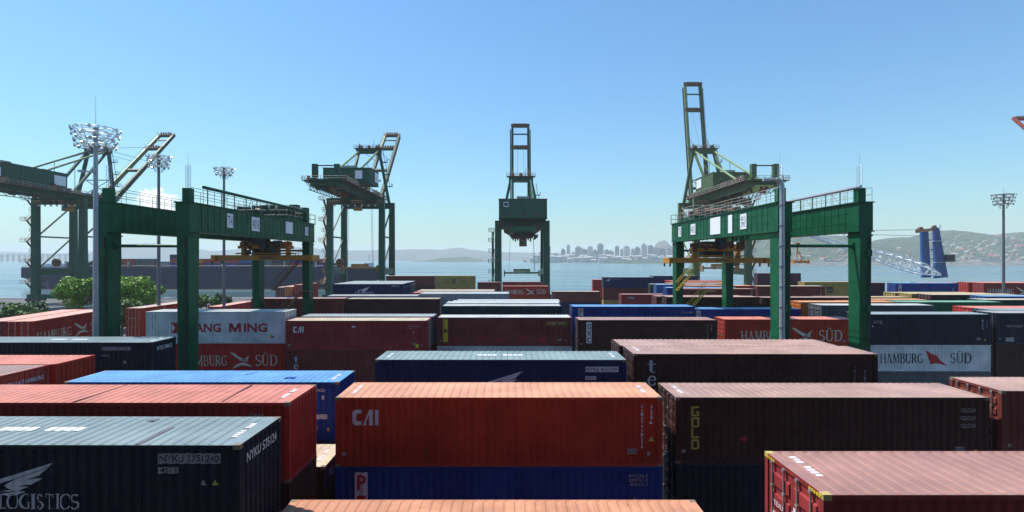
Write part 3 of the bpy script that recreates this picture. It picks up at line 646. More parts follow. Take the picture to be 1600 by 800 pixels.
put(fit(shape(*WING), 1.3, .7), 'logo', letp, c, .5, 1.6); word('CHINA SHIPPING', c, 2.0, 2.0, .25, letg, 2.2)
c = container('small stack of red doors left of the far navy stack', 150.0, X=24.2, y=437, c='red', lod=2, doors='L', short='far red doors', under=('redox','brown'))
c = container('navy container peeping above behind the far navy stack', 140.0, xl=1018, y=431, c='navy', lod=2, doors='L', short='far navy behind stack')
c = container('black container with white roof and emblem beside the gantry leg', 115.0, xl=1017, y=444, c='black', lod=2, doors='L', short='black white roof', roofc='white')
put(fit(shape(*BIRD), 2.4, .8), 'logo', letg, c, 1.4, .9)
c = container('maroon container with small white lettering in front of the far navy stack', 100.0, xl=971, y=460, c='maroon', lod=2, doors='L', short='far maroon lettered', roofc='maroon')
word('ATMU', c, 1.2, 1.8, .32, letp); word('TEX', c, 8.8, 2.0, .25, letg)
c = container('near black brown container under the right gantry spreader', 70.0, X=21.0, y=464, c='dark', lod=1, doors='L', short='dark one under right spreader', roofc='brown'); word('22', c, 1.3, 1.1, .55, letp)
c = container('brown container with pale doors behind the one under the right spreader', 72.8, X=20.4, y=463, c='brown', lod=2, doors='L', short='brown pale doors')
c = container('dark brown container right of the far right gantry legs', 70.0, X=33.6, y=465, c='dark', lod=2, doors='L', short='dark right of far legs', roofc='brown')
c = container('brown container with pink doors behind the yellow stair', 88.0, xl=1066, y=451.5, c='brown', lod=2, doors='L', short='brown behind yellow stair', roofc='maroon'); codes(c, 11.4, 2.4, vertical=True, s='45G1', h=.4)
c = container('light blue roofed container behind the yellow stair', 92.0, X=27.6, y=449.5, c='blue', lod=2, doors='L', short='light blue roof', roofc='sky')
c = container('light blue doored container beside the far right gantry leg', 105.5, X=29.6, y=444.5, c='sky', lod=2, doors='L', short='light blue doors')
for k, (D, yy, cc, rc) in enumerate(((97.5, 446.5, 'redox', 'orange'), (106.5, 444, 'orange', 'redox'), (109.4, 442.4, 'salmon', 'cream'), (118, 440, 'red', 'salmon'), (121, 438.5, 'redox', 'salmon'))):
    c = container('%s roofed container, %s of the five behind the far right gantry legs' % (('orange', 'peach', 'cream', 'pink', 'rearmost pink')[k], ('nearest', 'second', 'third', 'fourth', 'last')[k]), D, X=33.0 if D < 115 else 36.5, y=yy, c=cc, lod=2, doors='L', short='roof row %s far right' % 'abcde'[k], roofc=rc)
c = container('dark brown container right of the right gantry leg', 96.0, xr=1289, y=447, c='brown', lod=2, doors='L', short='brown right gantry', roofc='cream'); codes(c, 11.4, 2.0, vertical=True, s='451', h=.3)
c = container('ochre container with black M mark between the right gantry legs', 104.0, xl=1257, y=440.5, c='yellow', lod=2, doors='L', short='right ochre container', under=('yellow',), hc=2.7)
word('m', c, 4.4, 1.1, .7, letd, 1.2, bold=.06); word('sc', c, 4.5, .45, .55, letd, 1.1, bold=.06)
c = container('peach roofed container in front of the right ochre one', 69.8, X=43.2, y=468.5, c='orange', lod=2, doors='L', short='peach roof right', roofc='orange')
c = container('ochre roofed container behind the peach roofed one', 73.0, X=43.2, y=464.5, c='yellow', lod=2, doors='L', short='ochre roof right')
c = container('dark brown container with red doors, right middle distance', 72.0, X=57.4, y=460.5, c='dark', lod=2, doors='L', short='red door brown right', roofc='cream')
c = container('ochre doored container, first behind the red doored brown one', 75.0, X=57.0, y=459, c='yellow', lod=2, doors='L', short='first ochre door')
c = container('ochre doored container, second behind the red doored brown one', 78.0, X=56.9, y=457.6, c='yellow', lod=2, doors='L', short='second ochre door')
c = container('light blue roofed container at the right edge', 69.4, X=62.5, y=463.0, c='sky', lod=2, doors='L', short='light blue roof right edge')
c = container('teal doored container before the light blue roof at the right edge', 66.4, X=59.5, y=468.5, c='teal', lod=2, doors='L', short='teal doors right edge', roofc='cream')
c = container('red roofed container cut by the right edge', 66.0, X=72.0, y=469.5, c='red', lod=2, doors='L', short='red right edge')
c = container('blue container with white plate and blue doors at right', 104.0, xl=1400, y=442.5, c='blue', lod=2, doors='L', short='blue plate right', under=('sky',)); put(rect(.6,2.1), 'sticker', letp, c, .5, .2); column('PIL', c, .62, 2.2, .5, letr, .36, 1.2); word('45', c, 11, 1.2, .3, letp)
c = container('red container lettered HAMBURG at the right edge', 100.0, xl=1537, y=442, c='maroon', lod=2, doors='L', short='HAMBURG right edge', roofc='salmon', under=('maroon',), hc=2.9); hamburg(c, .7, .7, 1.1, 10.8)
c = container('red doored container just behind the HAMBURG one at the right edge', 103.0, X=89.4, y=441, c='red', lod=2, doors='L', short='red doors behind HAMBURG', roofc='salmon')
c = container('maroon container right of the right gantry leg', 112.0, X=67.4, y=442, c='plum', lod=2, doors='R', short='plum right gantry', roofc='plum'); word('NYK', c, 7.4, 2.0, .4, letp)
c = container('plum container standing alone on top by the right gantry lamp', 150.0, xl=1184, y=427, c='plum', lod=2, doors='L', short='plum far')
c = container('teal doored container with long pink roof, far right', 125.0, X=96.8, y=441.5, c='green', lod=2, doors='L', short='far teal doors', roofc='salmon')
c = container('pink roofed brown container at the far right edge', 125.0, X=109.4, y=442.2, c='brown', lod=2, doors='L', short='far right pink roof', roofc='salmon')
# containers lying the other way, along the left lane
def along(label, D, xr, y, c, short, rz=0., under=(), roofc=None, lod=1, hc=2.59):
    X = PX(xr, D); ang = math.pi/2 + rz; d = Vector((math.cos(ang), math.sin(ang))); n = Vector((d.y, -d.x))     # n points to the right side
    ctr = Vector((X, D)) + d * 6.095 - n * W/2
    return container(label, ctr.y, X=ctr.x, y=None, h=(y - CY) * D / F, c=c, lod=lod, short=short, rz=ang, under=under, roofc=roofc, doors='L', hc=hc)
c = along('red container lettered HAMBURG turned end on at the left', 50.0, 52, 502, 'red', 'left HAMBURG container', R(9), ('brown',), 'salmon'); hamburg(c, .5, .5, .95, 10.8)
c = along('brown container end on at the left edge beside the HAMBURG one', 50.3, 8, 502, 'brown', 'left edge end on', R(9), (), 'salmon')
c = along('dark red stack top end on beside the white reefer', 79.0, 222, 481.5, 'redox', 'end on beside reefer', 0, ('redox',), 'brown', 1)
c = along('low red container end on behind the white reefer', 96.0, 346, 479, 'red', 'low red behind reefer', 0, (), 'salmon', 2)
for k, (x, yy, cc, un) in enumerate(((444, 449, 'brown', ('navy','redox')), (457.5, 448, 'orange', ('sky','redox')), (473, 445, 'red', ('red','redox')))):
    along('%s stack end on between the left gantry rear legs' % ('leftmost brown topped', 'orange topped', 'red topped')[k], 148.0, x, yy, cc, 'end on stack %s' % 'abc'[k], 0, un, None, 2)
# loading plant truncated row behind the block, seen as one row of low boxes

# ------------------------------------------------------------------ rubber tyred gantries
def sign(parent, name, p, w, h, face, txt=None, mat=letd, bold=.0):
    """plate centred at p; face '+x','-x','-y'"""
    mb = MB(); mb.box(-w/2, w/2, -.02, .02, -h/2, h/2)
    rz = {'-y': 0, '+x': math.pi/2, '-x': -math.pi/2}[face]
    o = link(name, mb.mesh(name), signw, parent, p, (0, 0, rz))
    if txt:
        rows = txt.split('|')
        for i, r_ in enumerate(rows):
            v, f = fit(text_polys(r_, 1, bold), w*.78, h*.7/len(rows) if len(r_) < 6 else min(h*.5, w*.78/len(r_)*1.5))
            hh = max(b_ for _, b_ in v); zc = h*.38 - (i+.5) * h*.76/len(rows)
            me = bpy.data.meshes.new('lettering'); me.from_pydata([(a - w*.39, -.026, b_ - hh/2 + zc) for a, b_ in v], [], f)
            link('lettering', me, mat, o)
    return o
def rtg(label, XL, XR, yn, yf, zb, zt, face, signs, trol_y, spr_z, stair_side, spr_txt, tray):
    xc = (XL + XR) / 2; e = empty('rubber_tyred_gantry', (xc, (yn + yf)/2, 0), label, 'gantry crane', 'yard gantries')
    ox, oy = xc, (yn + yf)/2
    def B(mb, name, mat, parent=None):
        mb.v = [(x - ox, y - oy, z) for x, y, z in mb.v]; return mb.build(name, mat, parent or e)
    for X in (XL, XR):
        mb = MB(); mb.box(X-.55, X+.55, yn-.75, yf+.75, zb, zt)
        for k in range(1, 12):                                   # stiffener flanges
            yk = yn + (yf-yn)*k/12
        mb.box(X-.68, X+.68, yn-.85, yf+.85, zt, zt+.06); mb.box(X-.66, X+.66, yn-.8, yf+.8, zb-.06, zb)
        B(mb, 'girder', gm)
        mb = MB()
        for k in range(26):
            yk = yn + .9 + (yf - yn - 1.8)*k/25; s = face * .552
            mb.box(min(X+s, X+s*1.05), max(X+s, X+s*1.05), yk-.03, yk+.03, zb+.1, zt-.1)
        for zz in (.32, .66): mb.box(min(X+face*.55, X+face*.575), max(X+face*.55, X+face*.575), yn+.6, yf-.6, zb+(zt-zb)*zz-.03, zb+(zt-zb)*zz+.03)
        B(mb, 'stiffener_ribs', gm)
        for Y in (yn, yf):
            mb = MB(); t_, b_ = .75, .55
            mb.add([(X-.44,Y-b_,1.6),(X+.44,Y-b_,1.6),(X+.44,Y+b_,1.6),(X-.44,Y+b_,1.6),(X-.44,Y-t_,zb-.06),(X+.44,Y-t_,zb-.06),(X+.44,Y+t_,zb-.06),(X-.44,Y+t_,zb-.06)],
                   [(0,3,2,1),(4,5,6,7),(0,1,5,4),(1,2,6,5),(2,3,7,6),(3,0,4,7)])
            mb.box(X-.5, X+.5, Y-.82, Y+.82, zb-.42, zb-.30)
            B(mb, 'leg', gm)
    for Y in (yn, yf):
        mb = MB(); mb.box(XL-1.6, XR+1.6, Y-.5, Y+.5, 1.2, 1.595); B(mb, 'sill_beam', gm)
        for X in (XL-.9, XL+.9, XR-.9, XR+.9):
            mb = MB(); mb.tube((X, Y-.35, .75), (X, Y+.35, .75), .75, 16); w_ = B(mb, 'wheel', dkm)
        mb = MB(); mb.tube((XL+.44, Y, zb-1.15), (XR-.44, Y, zb-1.15), .13, 10)
        for X, s in ((XL+.44, 1), (XR-.44, -1)): mb.add([(X,Y-.1,zb-1.5),(X,Y+.1,zb-1.5),(X+s*.5,Y,zb-1.2),(X,Y-.1,zb-.8),(X,Y+.1,zb-.8)], [(0,1,2),(3,2,4),(0,2,3),(1,4,2),(0,3,4,1)])
        B(mb, 'tie_tube', gm)
        mb = MB(); mb.box(XL+.55, XR-.55, Y-.3 if Y == yf else Y-.3, Y+.3, zb+.5, zt-.4)
        if Y == yf: B(mb, 'end_tie', gm)
    # walkways with railings, cable tray
    for X, s in ((XL, -1), (XR, 1)):
        mb = MB(); mb.box(X-.62, X+.62, yn-.7, yf+.9, zt+.062, zt+.10); B(mb, 'walkway', dkm)
        mb = MB(); railing(mb, (X+s*.58, yn-.6, zt+.1), (X+s*.58, yf+.8, zt+.1), 1.1, 1.6, .022); railing(mb, (X-s*.58, yn+.6, zt+.1), (X-s*.58, yf+.8, zt+.1), 1.1, 2.1, .02); B(mb, 'railing', pale if face < 0 else gm)
        mb = MB(); mb.box(X-.3, X+.3, yn-.3, yn+.3, zt+.1, zt+1.2); B(mb, 'limit_box', gm)
        mb = MB()
        for dx in (-.12, .12):
            for dy in (-.12, .12): mb.tube((X+dx, yn+dy, zt+1.2), (X+dx, yn+dy, zt+3.0), .018, 4)
        for k in range(6):
            z = zt+1.3+k*.3; mb.tube((X-.12, yn-.12, z), (X+.12, yn-.12, z+.3), .014, 4); mb.tube((X+.12, yn-.12, z), (X+.12, yn+.12, z+.3), .014, 4)
        mb.tube((X, yn, zt+3), (X, yn, zt+3.9), .012, 4); B(mb, 'aerial_mast', galv)
    X, y0, y1 = tray
    th = 1.5 if face > 0 else 1.25
    mb = MB(); mb.tube((X, y0, zt+th), (X, y1, zt+th), .14, 8)
    n = int((y1-y0)/2.2)
    B(mb, 'cable_tray', galv if face < 0 else gm)
    for k in range(n+1):
        mb = MB(); y = y0+.6+(y1-y0-1.2)*k/n
        mb.tube((X, y, zt+.1), (X, y, zt+th-.14), .045, 5)
        if k % 2: mb.tube((X, y, zt+.1), (X, y+1.1, zt+th-.14), .02, 4)
        B(mb, 'tray_post', gm)
    # trolley with hoist machinery and cab
    mb = MB(); mb.box(XL-.3, XR+.3, trol_y-2.2, trol_y-1.8, zt+.12, zt+.62); mb.box(XL-.3, XR+.3, trol_y+1.8, trol_y+2.2, zt+.12, zt+.62)
    mb.box(XL-.25, XL+.15, trol_y-1.8, trol_y+1.8, zt+.12, zt+.55); mb.box(XR-.15, XR+.25, trol_y-1.8, trol_y+1.8, zt+.12, zt+.55); B(mb, 'trolley_frame', gm)
    mb = MB(); mb.tube((xc-1.6, trol_y-.6, zt+1.1), (xc+1.6, trol_y-.6, zt+1.1), .5, 12); mb.box(xc-2.4, xc-1.7, trol_y-1, trol_y+.2, zt+.6, zt+1.5); mb.box(xc+1.7, xc+2.5, trol_y-1.1, trol_y+1, zt+.6, zt+1.7)
    mb.box(xc-2.2, xc-.2, trol_y+.6, trol_y+1.7, zt+.6, zt+1.3); B(mb, 'hoist_machinery', rust if face < 0 else dkm)
    mb = MB(); railing(mb, (XL-.3, trol_y-2.2, zt+.62), (XR+.3, trol_y-2.2, zt+.62), 1.1, .9, .025, 3); railing(mb, (XL-.3, trol_y+2.2, zt+.62), (XR+.3, trol_y+2.2, zt+.62), 1.1, .9, .025, 3)
    railing(mb, (XR+.3, trol_y-2.2, zt+.62), (XR+.3, trol_y+2.2, zt+.62), 1.1, .9, .025, 3); railing(mb, (XL-.3, trol_y-2.2, zt+.62), (XL-.3, trol_y+2.2, zt+.62), 1.1, .9, .025, 3); B(mb, 'trolley_railing', pale)
    mb = MB(); mb.box(xc-1.3, xc+.9, trol_y+.1, trol_y+1.9, zb-2.0, zb-.1); mb.box(xc-.2, xc+.6, trol_y-1.4, trol_y-.2, zb-1.0, zt+.3); B(mb, 'operator_cab', dkm)
    mb = MB()
    for k in range(7): mb.box(xc-2.4+k*.75, xc-2.0+k*.75, trol_y-1.2+.3*(k % 3), trol_y-.8+.3*(k % 3), zb-.9-.3*(k % 2), zb-.2)
    mb.tube((xc-2.6, trol_y-.9, zb-.6), (xc+2.6, trol_y-.9, zb-.6), .09, 6); mb.tube((xc-2.6, trol_y+.9, zb-.6), (xc+2.6, trol_y+.9, zb-.6), .09, 6); B(mb, 'rope_sheaves', rust)
    # headblock and spreader
    sz = spr_z
    mb = MB()
    for dx in (-2.2, -1.9, 1.9, 2.2):
        for dy in (-.7, .7): mb.tube((xc+dx, trol_y+dy, sz+1.5), (xc+dx*.9, trol_y+dy, zt+.5), .03, 4)
    B(mb, 'hoist_rope', ropem)
    mb = MB(); mb.box(xc-2.9, xc+2.9, trol_y-.9, trol_y-.55, sz+1.25, sz+1.6); mb.box(xc-2.9, xc+2.9, trol_y+.55, trol_y+.9, sz+1.25, sz+1.6)
    for dx in (-2.7, -1.2, 1.2, 2.7): mb.box(xc+dx-.15, xc+dx+.15, trol_y-.55, trol_y+.55, sz+1.28, sz+1.56)
    for dx in (-2.6, 2.6): mb.box(xc+dx-.2, xc+dx+.2, trol_y-.3, trol_y+.3, sz+.45, sz+1.25); mb.tube((xc+dx, trol_y-.4, sz+1.8), (xc+dx, trol_y+.4, sz+1.8), .35, 10)
    mb.box(xc-3.3, xc+3.3, trol_y-.6, trol_y+.6, sz+.62, sz+.78); B(mb, 'headblock', yel)
    mb = MB()
    for y in (trol_y-1.0, trol_y+.6): mb.box(xc-5.3, xc+5.3, y, y+.4, sz-.1, sz+.5)
    for x in (-5.3, -1.6, 1.4, 5.1): mb.box(xc+x, xc+x+.2, trol_y-.6, trol_y+.6, sz, sz+.4)
    sp = B(mb, 'spreader', yel)
    for s in (-1, 1):
        mb = MB(); mb.box(xc+s*5.6-.26, xc+s*5.6+.26, trol_y-1.2, trol_y+1.2, sz-.15, sz+.5); B(mb, 'spreader_end', yel, None)
        for y in (-1.1, 1.1):
            mb = MB(); mb.box(xc+s*5.75-.08, xc+s*5.75+.08, trol_y+y-.08, trol_y+y+.08, sz-.55, sz-.16); B(mb, 'twistlock', dkm)
    v, f = fit(text_polys(spr_txt, 1, .03), 1.9, .3); me = bpy.data.meshes.new('lettering'); me.from_pydata([(xc-ox+a-.4, trol_y-oy-1.006, sz+.06+b_) for a, b_ in v], [], f); link('lettering', me, letd, e)
    rr_ = random.Random(int(xc*10)); mb = MB()
    for k in range(34):
        bx_, by_ = rr_.uniform(XL, XR), trol_y+rr_.uniform(-2.2, 2.2); bs = rr_.uniform(.12, .4); bz = rr_.choice([zt+.65, zt+.65, zb-rr_.uniform(.6, 1.8)])
        mb.box(bx_-bs, bx_+bs, by_-bs*.7, by_+bs*.7, bz, bz+rr_.uniform(.3, 1.2))
    kind(B(mb, 'trolley_fittings', rust if face < 0 else dkm), 'stuff')
    for X in (XL, XR):                                    # conduits, junction boxes and a caged ladder on the legs
        mb = MB(); s_ = -face
        mb.tube((X+.2, yn-.80, 2), (X+.2, yn-.80, zb-.5), .035, 5); mb.tube((X+.3, yn-.80, 2), (X+.3, yn-.80, zb-.5), .025, 5)
        B(mb, 'conduit', dkm)
        for z_ in (6.5, 11.5, 15.8):
            B(MB().box(X+.02, X+.38, yn-.93, yn-.80, z_, z_+.5), 'junction_box', gm)
        for z_ in (5.2, 9.4, 13.6): B(MB().box(X-.455, X+.455, yn-.79, yn+.79, z_, z_+.035), 'plate_seam', gm)
    # signs on the visible girder
    Xg = (XR+.595) if face > 0 else (XL-.595)
    for y, w, h, t_, z in signs: sign(e, 'sign', (Xg-ox, y-oy, zb+(zt-zb)*z), w, h, '+x' if face > 0 else '-x', t_)
    for k, (dx_, hh_) in enumerate(((-.2, 1.9), (-1.5, 2.3), (-3.6, 1.5))):
        B(MB().box(XR+dx_-.55, XR+dx_+.45, yf-1.2+.4*k, yf-.2+.4*k, zt+.1, zt+.1+hh_), 'electrical_cubicle', gm)
    mb = MB(); railing(mb, (XL-.6, yf+.95, zt+.1), (XR+.6, yf+.95, zt+.1), 1.1, .8, .025, 3); mb.box(XL-.6, XR+.6, yf+.6, yf+1.0, zt+.062, zt+.10); B(mb, 'end_walkway', gm)
    # stair from the cab level down beside the rear leg, and electrical house on the sill
    X, s = stair_side
    mb = MB(); a = Vector((X, yf-1.6, 4.2)); n = 3
    for k in range(n):
        z0 = 3.2 + k*4.2; p = Vector((X - s*2.6, yf-1.4, z0)); q = Vector((X + s*1.0, yf-1.4, z0+4.2))
        for dy in (-.4, .4):
            mb.beam(p+Vector((0,dy,0)), q+Vector((0,dy,0)), .05, .13); mb.tube(p+Vector((0,dy,1.05)), q+Vector((0,dy,1.05)), .03, 4)
            for i in range(6): r_ = p.lerp(q, (i+.5)/6)+Vector((0,dy,0)); mb.tube(r_, r_+Vector((0,0,1.05)), .022, 4)
        for i in range(16): r_ = p.lerp(q, (i+.5)/16); mb.box(r_.x-.13, r_.x+.13, r_.y-.4, r_.y+.4, r_.z-.02, r_.z+.02)
        mb.box(q.x-.1, q.x+1.1, q.y-.6, q.y+.6, q.z-.05, q.z)
    B(mb, 'stair', ylw if face < 0 else rust)
    mb = MB(); mb.box(XL+.8, XR-.8, yf-.9, yf+.9, 1.6, 4.0); B(mb, 'electrical_house', gm)
    return e
XL1, XR1 = PX(170, 42), PX(294, 42)
rtg('dark green yard gantry crane marked T4 at left', XL1, XR1, 42.0, 67.2, 17.75, 19.95, +1,
    [(46.0+1.2, 1.0, 1.25, 'T4', .55), (52.0, 1.6, 1.35, '4018', .55), (60.0, 1.9, 1.3, None, .60), (65.2, 1.0, 1.0, 'C8', .55)], 62.5, 15.5, (XR1-1.2, 1), 'ZPMC', (XR1+.3, 43.6, 66.5))
XL2, XR2 = PX(1219, 42), PX(1343, 42)
rtg('green yard gantry crane with sunlit legs and orange ZPMC spreader at right', XL2, XR2, 42.0, 67.2, 17.75, 19.95, -1,
    [(47.2, 1.25, 1.35, '4015|ZPMC', .52), (50.0, .9, 1.7, None, .5), (53.6, 2.6, 1.7, None, .52), (60.0, 1.5, 1.2, '4015', .52), (64.6, 1.0, 1.2, 'T5', .5)], 63.0, 15.2, (XL2+2.0, 1), 'ZPMC', (XR2-.3, 41.4, 52.5))

# ------------------------------------------------------------------ ship-to-shore cranes
YQ = 184.0
def sts(label, Xc, hw, big, ang, body, house, stays, hoist=None, stair=-1, hdim=None, hsh=0., boomL=49.):
    e = empty('quay_crane', (Xc, YQ, 0), label, 'quay crane', 'ship to shore cranes on the quay')
    B = lambda mb, name, mat, parent=None: mb.build(name, mat, parent or e)
    g = 16.0; zt = 36.5 if big else 28.7; lw = 2.1 if big else 2.3
    for sx in (-1, 1):
        for y in (0, g):
            mb = MB(); mb.beam((sx*hw, y, 3.2), (sx*hw, y, zt), lw, lw*.9, lw*.9, lw*.8, up=(0,1,0)); B(mb, 'leg', body)
            mb = MB(); mb.box(sx*hw-3.2, sx*hw+3.2, y-.6, y+.6, .9, 1.9)
            for k in (-2.6, -1., 1., 2.6): mb.tube((sx*hw+k, y-.3, .45), (sx*hw+k, y+.3, .45), .45, 10)
            B(mb, 'bogie', dkm)
        zp = 11.0
        mb = MB(); mb.box(sx*hw-.8, sx*hw+.8, lw*.45, g-lw*.45, zp-1.1, zp+1.1); B(mb, 'portal_beam', body)
        mb = MB(); zz = zp + (zt-zp)*.48
        mb.tube((sx*hw, lw*.4, zp+1), (sx*hw, g-lw*.4, zz), .28, 6); mb.tube((sx*hw, .8, zz), (sx*hw, g-.8, zz), .3, 6); mb.tube((sx*hw, lw*.4, zz+.2), (sx*hw, g-lw*.4, zt-1.5), .28, 6); B(mb, 'side_brace', body)
    for y in (0, g):
        mb = MB(); mb.box(-hw+lw*.45, hw-lw*.45, y-.8, y+.8, zt-2.2, zt); B(mb, 'top_beam', body)
        mb = MB(); mb.box(-hw-2.5, hw+2.5, y-.75, y+.75, 1.9, 3.2); B(mb, 'sill_beam', body)
    zg = zt + .02 if big else zt - 4.65; gh = 2.4; bx = 3.15; yb = -31. if big else -10.
    for sx in (-1, 1):
        mb = MB(); mb.box(sx*3.7-.65, sx*3.7+.65, yb, g+5, zg, zg+gh)
        if big: mb.box(sx*3.7-.85, sx*3.7+.85, yb, g+5, zg-.12, zg-.001)
        B(mb, 'girder', body)
    mb = MB()
    for y in (yb+.6, yb*.5, -4, 6, g+4.4): mb.box(-3.05, 3.05, y-.5, y+.5, zg+.4, zg+gh-.3)
    B(mb, 'girder_cross_ties', body)
    # platforms and railings along both girders
    for sx in (-1, 1):
        mb = MB(); mb.box(sx*5.4-1.05, sx*5.4+1.05, yb-.5, g+4, zg+gh-.9, zg+gh-.8)
        for k in range(10): y = yb + (g+4-yb)*k/9; mb.beam((sx*4.3, y, zg+.4), (sx*6.3, y, zg+gh-.9), .14, .14)
        B(mb, 'walkway', rust)
        mb = MB(); railing(mb, (sx*6.4, yb-.5, zg+gh-.8), (sx*6.4, g+4, zg+gh-.8), 1.2, 1.5, .075, 3); B(mb, 'railing', pale if big else body)
    if big:
        mb = MB(); mb.box(-6.3, 6.3, yb-1.4, yb, zg+gh-1.0, zg+gh-.85); railing(mb, (-6.3, yb-1.4, zg+gh-.85), (6.3, yb-1.4, zg+gh-.85), 1.2, 1.6, .06)
        for sx in (-1, 1): mb.box(sx*3.2-.7, sx*3.2+.7, yb, yb+1.5, zg+gh, zg+gh+4.0); mb.tube((sx*3.2, yb+.7, zg+gh+3.6), (-sx*3.2, yb+.7, zg+gh+3.6), .2, 6)
        B(mb, 'service_gantry', body)
    # machine house
    hz0 = zg+gh+.15 if big else zt+.1; hy0, hy1, hx, hh = hdim if hdim else (-25., -3., 5.2, 5.2) if big else (-9.5, 6., 7.9, 6.3)
    mb = MB(); mb.box(-hx, hx, hy0, hy1, hz0, hz0+hh)
    hs = mb.build('machine_house', house, e, (hsh, 0, 0))
    mb = MB()
    for k in range(1, 14): y = hy0+(hy1-hy0)*k/14; mb.box(-hx-.06, -hx, y-.06, y+.06, hz0, hz0+hh); mb.box(hx, hx+.06, y-.06, y+.06, hz0, hz0+hh)
    for k in range(1, 7): x = -hx+2*hx*k/7; mb.box(x-.06, x+.06, hy0-.06, hy0, hz0, hz0+hh)
    mb.box(-hx-.15, hx+.15, hy0-.15, hy1+.15, hz0+hh, hz0+hh+.18); mb.box(-hx-.15, hx+.15, hy0-.15, hy1+.15, hz0+.02, hz0+.2); B(mb, 'cladding_ribs', house, hs)
    mb = MB(); mb.box(-2, 2, hy0+2, hy0+5, hz0+hh+.18, hz0+hh+1.2); mb.box(1, 2.6, hy1-6, hy1-4, hz0+hh+.18, hz0+hh+.9); B(mb, 'roof_vent', pale, hs)
    if big:
        sign(hs, 'sign', (-hx-.12, hy1-3.5, hz0+3.0), 4.6, 3.0, '-x'); sign(hs, 'sign', (hx+.12, hy1-3.0, hz0+2.6), 4.6, 3.2, '+x'); sign(hs, 'sign', (hx*.5, hy0-.15, hz0+2.6), 2.2, 2.6, '-y')
    else: sign(hs, 'sign', (-5.6, hy0-.15, hz0+4.6), 1.6, 1.6, '-y', '1')
    # A frame
    za = 56.0 if big else 45.5; ya = g+1.5
    for sx in (-1, 1):
        mb = MB(); mb.beam((sx*(hw*.88), g, zt), (sx*3.9, ya, za), .95, .95, up=(0,1,0)); B(mb, 'frame_leg', body)
        mb = MB(); mb.beam((sx*3.7, 1.5 if big else 4., zg+gh if big else hz0+hh), (sx*3.7, ya-.8, za-.3), .7, .8); B(mb, 'frame_leg', body)
        mb = MB(); p, q = Vector((sx*3.6, ya-.6, za+.2)), Vector((sx*3.6, yb+9 if big else -7, zg+gh+.1 if big else hz0+hh)); mb.tube(p, q, .36, 8)
        r_ = p.lerp(q, .38); mb.tube(r_, (r_.x, r_.y, zg+gh), .1, 5); B(mb, 'back_stay', stays)
    mb = MB(); mb.box(-4.6, 4.6, ya-1.0, ya+1.0, za-.6, za+1.1); B(mb, 'apex_beam', body)
    mb = MB(); mb.box(-5.4, 5.4, ya-1.8, ya+1.8, za+1.1, za+1.2)
    for y in (-1.8, 1.8): railing(mb, (-5.4, ya+y, za+1.2), (5.4, ya+y, za+1.2), 1.1, 1.2, .06)
    for x in (-3, 0, 3): mb.tube((x, ya-.4, za+1.9), (x, ya+.4, za+1.9), .6, 10)
    mb.tube((1.5, ya, za+1.2), (1.9, ya, za+4.6), .07, 5); B(mb, 'apex_platform', rust)
    for k in range(3):
        mb = MB(); zk = zg+gh+4+k*4.6; t_ = (zk-zt)/(za-zt); x = hw*.88+(3.9-hw*.88)*t_+1.2
        mb.box(x-.9, x+.9, ya-1.1, ya+1.1, zk-.08, zk); railing(mb, (x+.9, ya-1.1, zk), (x+.9, ya+1.1, zk), 1.1, 1.1, .06); mb.tube((x, ya, zk), (x-.6, ya, zk+4.6), .1, 4); B(mb, 'ladder_platform', body)
    # boom
    hy, hzb = g+5.2, (zg+gh*.6 if big else zt+.5); d = Vector((0, math.cos(ang), math.sin(ang))); nrm = Vector((0, -math.sin(ang), math.cos(ang)))
    P0 = Vector((0, hy, hzb))
    for sx in (-1, 1):
        o_ = Vector((sx*bx, 0, 0)); mb = MB(); mb.beam(P0+o_, P0+o_+d*boomL, 1.0, 1.9, .85, 1.3, up=nrm); B(mb, 'boom_beam', stays if (sx < 0 and big and body is not redc) else body)
        mb = MB(); w_ = o_+Vector((sx*.75, 0, 0))
        for k in range(int(boomL/3)):
            a = P0+w_+d*(k*3+1)-nrm*.2; mb.tube(a, a+nrm*1.1, .05, 4)
        mb.tube(P0+w_+d-nrm*-.9, P0+w_+d*(boomL-2)+nrm*.9, .05, 4); mb.beam(P0+w_+d-nrm*.2, P0+w_+d*(boomL-2)-nrm*.2, .45, .06, up=nrm); B(mb, 'boom_walkway', rust)
    for fr, w_ in ((.10, .9), (.42, 1.1), (.76, 1.3), (.90, .5), (.985, 1.2)):
        mb = MB(); mb.beam(P0+d*boomL*fr+Vector((-2.7,0,0)), P0+d*boomL*fr+Vector((2.7,0,0)), w_, w_*.8, up=d); B(mb, 'boom_cross_tie', body)
    for fr in (.76, .985):
        mb = MB(); c0 = P0+d*boomL*fr+nrm*.7
        mb.beam(c0+Vector((-3.7,0,0)), c0+Vector((3.7,0,0)), 1.4, .1, up=nrm); 
        for x in (-3.6, -1.8, 0, 1.8, 3.6): mb.tube(c0+Vector((x,0,0)), c0+Vector((x,0,0))+nrm*1.1, .06, 4); mb.tube(c0+Vector((x*.6,0,0)), c0+Vector((x*.6,0,.8)), .3, 8)
        B(mb, 'boom_service_platform', rust)
    mb = MB()
    for sx in (-1, 1):                                   # folded forestay links and boom hoist ropes
        q = P0+d*boomL*.52+nrm*1.4+Vector((sx*3.2,0,0)); mb.tube(Vector((sx*3.2, ya, za+.8)), q, .09, 5)
        mb.tube(Vector((sx*1.2, ya, za+1.4)), P0+d*boomL*.76+nrm*.8+Vector((sx*1.2,0,0)), .05, 4)
    B(mb, 'boom_hoist_rope', ropem)
    # trolley, cab, ropes, spreader
    ty, sz = hoist if hoist else (6., None)
    mb = MB(); mb.box(-3.9, 3.9, ty-2.5, ty+2.5, zg-1.2, zg-.15)
